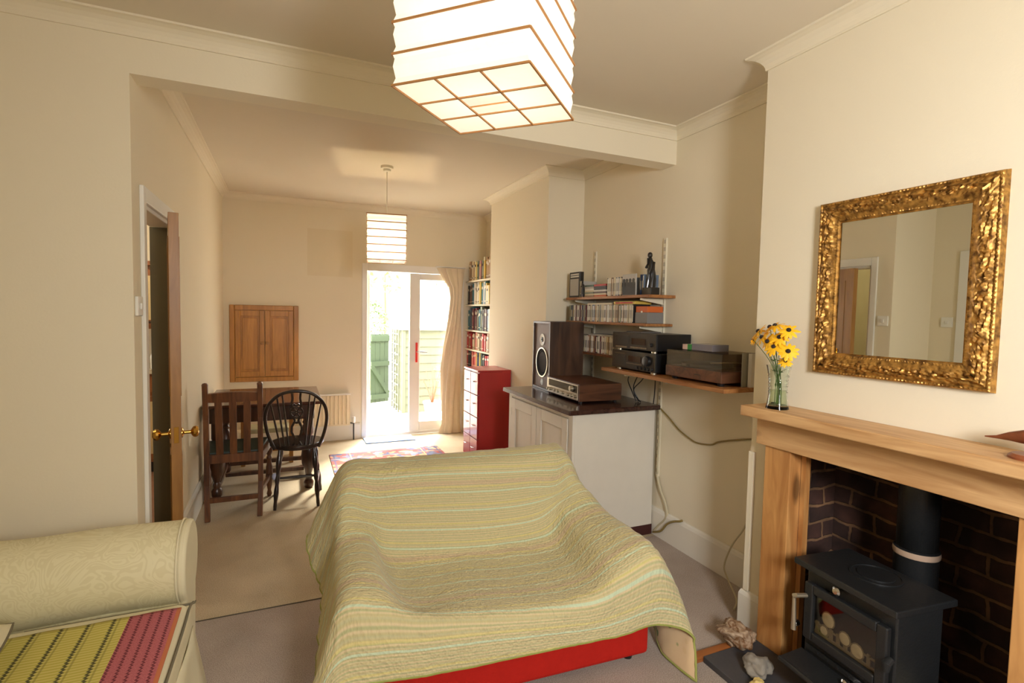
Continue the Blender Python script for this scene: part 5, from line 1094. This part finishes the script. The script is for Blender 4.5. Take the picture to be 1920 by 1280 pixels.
# quilt control net in the loveseat's own frame: rows run back hem -> front hem, columns left hem -> right hem
Q = [
 [(-0.74, 0.43, 0.4), (-0.68, 0.43, 0.44), (-0.6, 0.44, 0.46), (-0.45, 0.44, 0.44), (-0.3, 0.44, 0.45), (-0.1, 0.44, 0.44), (0.1, 0.44, 0.45), (0.28, 0.44, 0.44), (0.44, 0.44, 0.45), (0.52, 0.44, 0.46), (0.6, 0.43, 0.42), (0.68, 0.42, 0.34)],
 [(-0.75, 0.4, 0.45), (-0.69, 0.405, 0.6), (-0.6, 0.405, 0.745), (-0.45, 0.41, 0.748), (-0.3, 0.41, 0.748), (-0.1, 0.41, 0.748), (0.1, 0.41, 0.75), (0.28, 0.41, 0.752), (0.43, 0.41, 0.755), (0.5, 0.405, 0.752), (0.58, 0.4, 0.6), (0.66, 0.38, 0.42)],
 [(-0.76, 0.34, 0.4), (-0.685, 0.33, 0.58), (-0.605, 0.29, 0.745), (-0.45, 0.27, 0.748), (-0.3, 0.265, 0.748), (-0.1, 0.265, 0.75), (0.1, 0.265, 0.752), (0.28, 0.265, 0.754), (0.43, 0.27, 0.757), (0.51, 0.28, 0.745), (0.59, 0.3, 0.58), (0.67, 0.32, 0.38)],
 [(-0.735, 0.26, 0.34), (-0.68, 0.24, 0.5), (-0.622, 0.215, 0.64), (-0.5, 0.215, 0.61), (-0.36, 0.22, 0.6), (-0.1, 0.22, 0.59), (0.1, 0.22, 0.59), (0.28, 0.225, 0.6), (0.42, 0.23, 0.6), (0.54, 0.235, 0.64), (0.61, 0.25, 0.48), (0.68, 0.28, 0.3)],
 [(-0.7, 0.18, 0.28), (-0.665, 0.15, 0.42), (-0.635, 0.12, 0.535), (-0.53, 0.13, 0.525), (-0.44, 0.16, 0.445), (-0.12, 0.165, 0.41), (0.12, 0.165, 0.41), (0.33, 0.17, 0.435), (0.46, 0.16, 0.535), (0.6, 0.16, 0.555), (0.655, 0.18, 0.38), (0.7, 0.2, 0.22)],
 [(-0.7, 0.05, 0.26), (-0.67, 0.04, 0.4), (-0.64, 0.03, 0.505), (-0.53, 0.04, 0.505), (-0.43, 0.06, 0.38), (-0.12, 0.09, 0.354), (0.12, 0.085, 0.35), (0.35, 0.07, 0.37), (0.46, 0.05, 0.485), (0.62, 0.04, 0.51), (0.67, 0.04, 0.34), (0.73, 0.05, 0.14)],
 [(-0.71, -0.12, 0.22), (-0.68, -0.12, 0.37), (-0.64, -0.13, 0.497), (-0.53, -0.13, 0.498), (-0.41, -0.12, 0.37), (-0.12, -0.1, 0.347), (0.12, -0.1, 0.334), (0.35, -0.11, 0.362), (0.46, -0.13, 0.47), (0.625, -0.13, 0.507), (0.68, -0.12, 0.32), (0.76, -0.1, 0.1)],
 [(-0.72, -0.25, 0.2), (-0.685, -0.26, 0.35), (-0.645, -0.28, 0.492), (-0.53, -0.29, 0.488), (-0.39, -0.27, 0.382), (-0.12, -0.25, 0.357), (0.12, -0.25, 0.34), (0.33, -0.26, 0.358), (0.46, -0.28, 0.455), (0.628, -0.29, 0.5), (0.69, -0.24, 0.3), (0.74, -0.2, 0.05)],
 [(-0.74, -0.33, 0.17), (-0.7, -0.345, 0.33), (-0.65, -0.355, 0.465), (-0.53, -0.365, 0.455), (-0.37, -0.36, 0.395), (-0.12, -0.352, 0.357), (0.12, -0.35, 0.337), (0.32, -0.355, 0.352), (0.46, -0.362, 0.415), (0.63, -0.365, 0.465), (0.735, -0.31, 0.27), (0.7, -0.29, 0.015)],
 [(-0.8, -0.37, 0.1), (-0.72, -0.385, 0.25), (-0.655, -0.385, 0.36), (-0.53, -0.395, 0.36), (-0.37, -0.39, 0.33), (-0.12, -0.38, 0.31), (0.12, -0.378, 0.295), (0.32, -0.378, 0.29), (0.46, -0.38, 0.32), (0.635, -0.382, 0.35), (0.77, -0.35, 0.225), (0.69, -0.37, 0.015)],
 [(-0.82, -0.41, 0.06), (-0.73, -0.42, 0.17), (-0.66, -0.41, 0.24), (-0.53, -0.405, 0.235), (-0.37, -0.395, 0.215), (-0.12, -0.385, 0.2), (0.12, -0.383, 0.195), (0.32, -0.383, 0.19), (0.46, -0.385, 0.19), (0.622, -0.387, 0.2), (0.775, -0.42, 0.13), (0.72, -0.515, 0.012)],
]
def quilt_surface(Q, ku, kv):
    rows_ = [catmull(r_, ku) for r_ in Q]; cols = list(zip(*rows_)); cc = [catmull(c_, kv) for c_ in cols]; return [list(r_) for r_ in zip(*cc)]
S = quilt_surface(Q, 12, 12); nj, ni = len(S), len(S[0])
# arc lengths give the cloth's own coordinates
ml = ni // 2; vlen = [0]
for j in range(1, nj): vlen.append(vlen[-1] + (S[j][ml] - S[j - 1][ml]).length)
ulen = [0]
for i in range(1, ni): ulen.append(ulen[-1] + (S[nj // 2][i] - S[nj // 2][i - 1]).length)
T = []
for j in range(nj):
    r_ = []
    for i in range(ni):
        p = S[j][i]; a = S[min(j + 1, nj - 1)][i] - S[max(j - 1, 0)][i]; c_ = S[j][min(i + 1, ni - 1)] - S[j][max(i - 1, 0)]
        nn = a.cross(c_)
        nn = nn.normalized() if nn.length > 1e-9 else Vector((0, 0, 1))
        q = Vector((ulen[i], vlen[j], 0))
        seat = 1.0
        wr_ = .006 * noise.noise(Vector((q.x * 5, q.y * 9, 1))) + .004 * noise.noise(Vector((q.x * 14, q.y * 20, 3))) + .0018 * noise.noise(Vector((q.x * 45, q.y * 45, 7)))
        ex = abs(i / (ni - 1) - .5) * 2
        if ex > .62: wr_ += .010 * (ex - .62) / .38 * math.sin(q.y * 26 + 2 * math.sin(q.y * 7))
        cen = math.exp(-((i / ni - .56) / .05) ** 2 - ((vlen[j] - .78) / .07) ** 2); wr_ -= .012 * cen
        for (ci, cv) in ((.30, .50), (.72, .50)):   # puckers where arm meets back
            e_ = math.exp(-((i / ni - ci) / .05) ** 2 - ((vlen[j] - cv) / .10) ** 2); wr_ += e_ * .010 * math.sin(q.y * 90 + q.x * 60)
        r_.append(p + nn * (.008 + abs(wr_) if seat else 0))
    T.append(r_)
qg = MB(); qg.grid(T, 0, lambda i, j: (ulen[i], vlen[j] + (.018 * math.sin(ulen[i] * 3.0))))
qg.f = [f[::-1] for f in qg.f]; qg.uv = {k: u[::-1] for k, u in qg.uv.items()}
qo = qg.build('striped_quilt', ['quilt', 'lining', 'hem'], smooth=True, fix=False, loc=(.84, 2.12, 0), rot=(0, 0, R(-3)))
tag(qo, 'pale green striped quilt with floral lining draped over the red sofa', 'quilt')
md = qo.modifiers.new('thickness', 'SOLIDIFY'); md.thickness = .006; md.offset = 0; md.material_offset = 1; md.material_offset_rim = 2
hb_ = MB(); loop = [T[0][i] for i in range(ni)] + [T[j][ni - 1] for j in range(1, nj)] + [T[nj - 1][i] for i in range(ni - 2, -1, -1)] + [T[j][0] for j in range(nj - 2, 0, -1)]
hb_.tube(loop, .0055, 6, closed=True); hb_.build('hem_binding', 'hem', qo, smooth=True)

# ------------------------------------------------------------ cream sofa with rolled arm
cs = thing('cream_sofa', 'cream damask sofa with a rolled arm in the left foreground', 'sofa', (-.72, 1.55, 0))
dm = 'damask'
X0, X1 = -.39, .36       # local x: back .. front
def roll(y_, sgn, nm):
    # closed section in yz for a rolled arm, swept in x
    sec = [];
    for k in range(26):
        a = R(-60 + 300 * k / 25); sec.append((y_ + sgn * (.0 - .155 * math.cos(a) * 1), .50 + .155 * math.sin(a)))
    return sec
g = MB(); cy_, cz_, r_ = .80, .50, .155
sec = [(cy_ + .06, .08)] + [(cy_ + r_ * math.cos(R(a)), cz_ + r_ * math.sin(R(a))) for a in range(-55, 236, 9)] + [(cy_ - .11, .36), (cy_ - .10, .08)]
def sag(x): return .006 * noise.noise(Vector((x * 4, 0, 0)))
rows = []; nx_ = 24
for i in range(nx_ + 1):
    x = X0 + (X1 - .02 - X0) * i / nx_
    rows.append([(x, y, z + sag(x) * (z > .3)) for y, z in sec])
g.grid([list(r2) for r2 in rows]); n_s = len(sec)
g.add([rows[0][k] for k in range(n_s)], [tuple(range(n_s))]); g.add([rows[-1][k] for k in range(n_s)], [tuple(range(n_s))])
g.build('rolled_arm', dm, cs, smooth=True)
g = MB(); fs_ = [(cy_ + (y - cy_) * 1.0, cz_ + (z - cz_) * 1.0) for y, z in sec]
g.prism(fs_, X1 - .02, X1 + .012, 'yz'); g.build('arm_front_panel', 'cream_cloth', cs, bevel=.012, seg=3, smooth=True)
MB().tube([(X1 - .018, y, z) for y, z in [(cy_ + (r_ + .002) * math.cos(R(a)), cz_ + (r_ + .002) * math.sin(R(a))) for a in range(-55, 236, 9)] + [(cy_ - .112, .36), (cy_ - .102, .08)]], .004, 8).build('arm_piping', 'cream_cloth', cs, smooth=True)
box('base', (X0, X1 + .02, -.9, cy_ - .10, .06, .27), 'cream_cloth', cs, .02, seg=3)
g = MB(); nn_ = 16; rows = []
for j in range(30):
    y = -.88 + (cy_ - .14 + .88) * j / 29
    rows.append([(X1 + .035 + .025 * math.sin(j * .9) * (1 - z / .27) + .03 * (1 - z / .3), y, z) for z in (.30, .24, .16, .08, .012)])
g.grid(rows); g.build('valance', 'cream_cloth', cs, smooth=True, solid=.004, fix=False)
box('seat_cushion', (X0 + .10, X1 + .035, -.86, cy_ - .155, .27, .415), 'cream_cloth', cs, .045, seg=5, smooth=True)
pz = .398; MB().tube(catmull([(X1 + .030, -.82, pz), (X1 + .032, 0, pz), (X1 + .030, cy_ - .21, pz), (X1 + .0, cy_ - .165, pz), (X0 + .3, cy_ - .162, pz)], 6), .0045, 8).build('cushion_piping', 'piping_dark', cs, smooth=True)
box('backrest', (X0 - .03, X0 + .10, -.9, cy_ - .16, .27, .82), dm, cs, .06, seg=5, smooth=True)
g = MB(); sec2 = [(-1.0 - (cy_ - cy_) + (y - cy_) * -1, z) for y, z in sec]; g.prism([(y, z) for y, z in sec2], X0, X1 - .01, 'yz'); g.build('rolled_arm', dm, cs, smooth=True)
for x_ in (X0 + .05, X1 - .03):
    for y_ in (-.85, cy_ - .16): MB().lathe([(.02, 0), (.026, .06)], c=(x_, y_, 0), n=12).build('foot', 'oak_dark', cs)
# throw on the seat
g = MB(); nx_, ny_ = 60, 70; rows = []
for j in range(ny_ + 1):
    row_ = []
    for i in range(nx_ + 1):
        x = -.345 - .74 * i / nx_ * 1.0; y = .75 + (2.115 - .75) * j / ny_
        edge = .012 * noise.noise(Vector((x * 4, 2, 0))) * (j / ny_)
        z = .4195 + .004 * abs(noise.noise(Vector((x * 9, y * 6, 0)))) + .008 * max(0, noise.noise(Vector((x * 2.3, y * 3.1, 4))))
        if x < -.82: z += .02 * min(1, (-.82 - x) / .1)
        row_.append((x - .012 * (y - 1.9), y + edge, z))
    rows.append(row_)
g.grid(rows, 0, lambda i, j: (.74 * i / nx_, 1.365 * j / ny_))
th_ = g.build('woven_throw', 'throw', smooth=True, fix=False, solid=.005); tag(th_, 'yellow and crimson striped woven throw on the cream sofa seat', 'throw blanket')
# scatter cushion
g = MB(); n_ = 18; top = []; bot = []
for j in range(n_ + 1):
    a_, b_ = [], []
    for i in range(n_ + 1):
        u, v_ = i / n_ * 2 - 1, j / n_ * 2 - 1; hgt = .055 * (max(0, (1 - u * u) * (1 - v_ * v_))) ** .45; a_.append((.19 * u * (1 - .06 * v_ * v_), .19 * v_ * (1 - .06 * u * u), hgt)); b_.append((.19 * u * (1 - .06 * v_ * v_), .19 * v_ * (1 - .06 * u * u), -hgt))
    top.append(a_); bot.append(b_)
g.grid(top); g.grid(bot)
sc_t = thing('scatter_cushion', 'cream cushion with grey piped edge at the left of the seat', 'cushion', (-.90, 1.925, .487), 0); sc_t.scale = (.7, .7, .7); sc_t.rotation_euler = (R(2), R(-3), R(6))
g.build('cushion_cover', 'cream_cloth', sc_t, smooth=True)
pts = [(.19 * u * (1 - .06 * v_ * v_), .19 * v_ * (1 - .06 * u * u), 0) for u, v_ in [(-1 + 2 * k / 10, -1) for k in range(10)] + [(1, -1 + 2 * k / 10) for k in range(10)] + [(1 - 2 * k / 10, 1) for k in range(10)] + [(-1, 1 - 2 * k / 10) for k in range(10)]]
MB().tube(pts, .005, 8, closed=True).build('cushion_piping', 'piping_dark', sc_t, smooth=True)
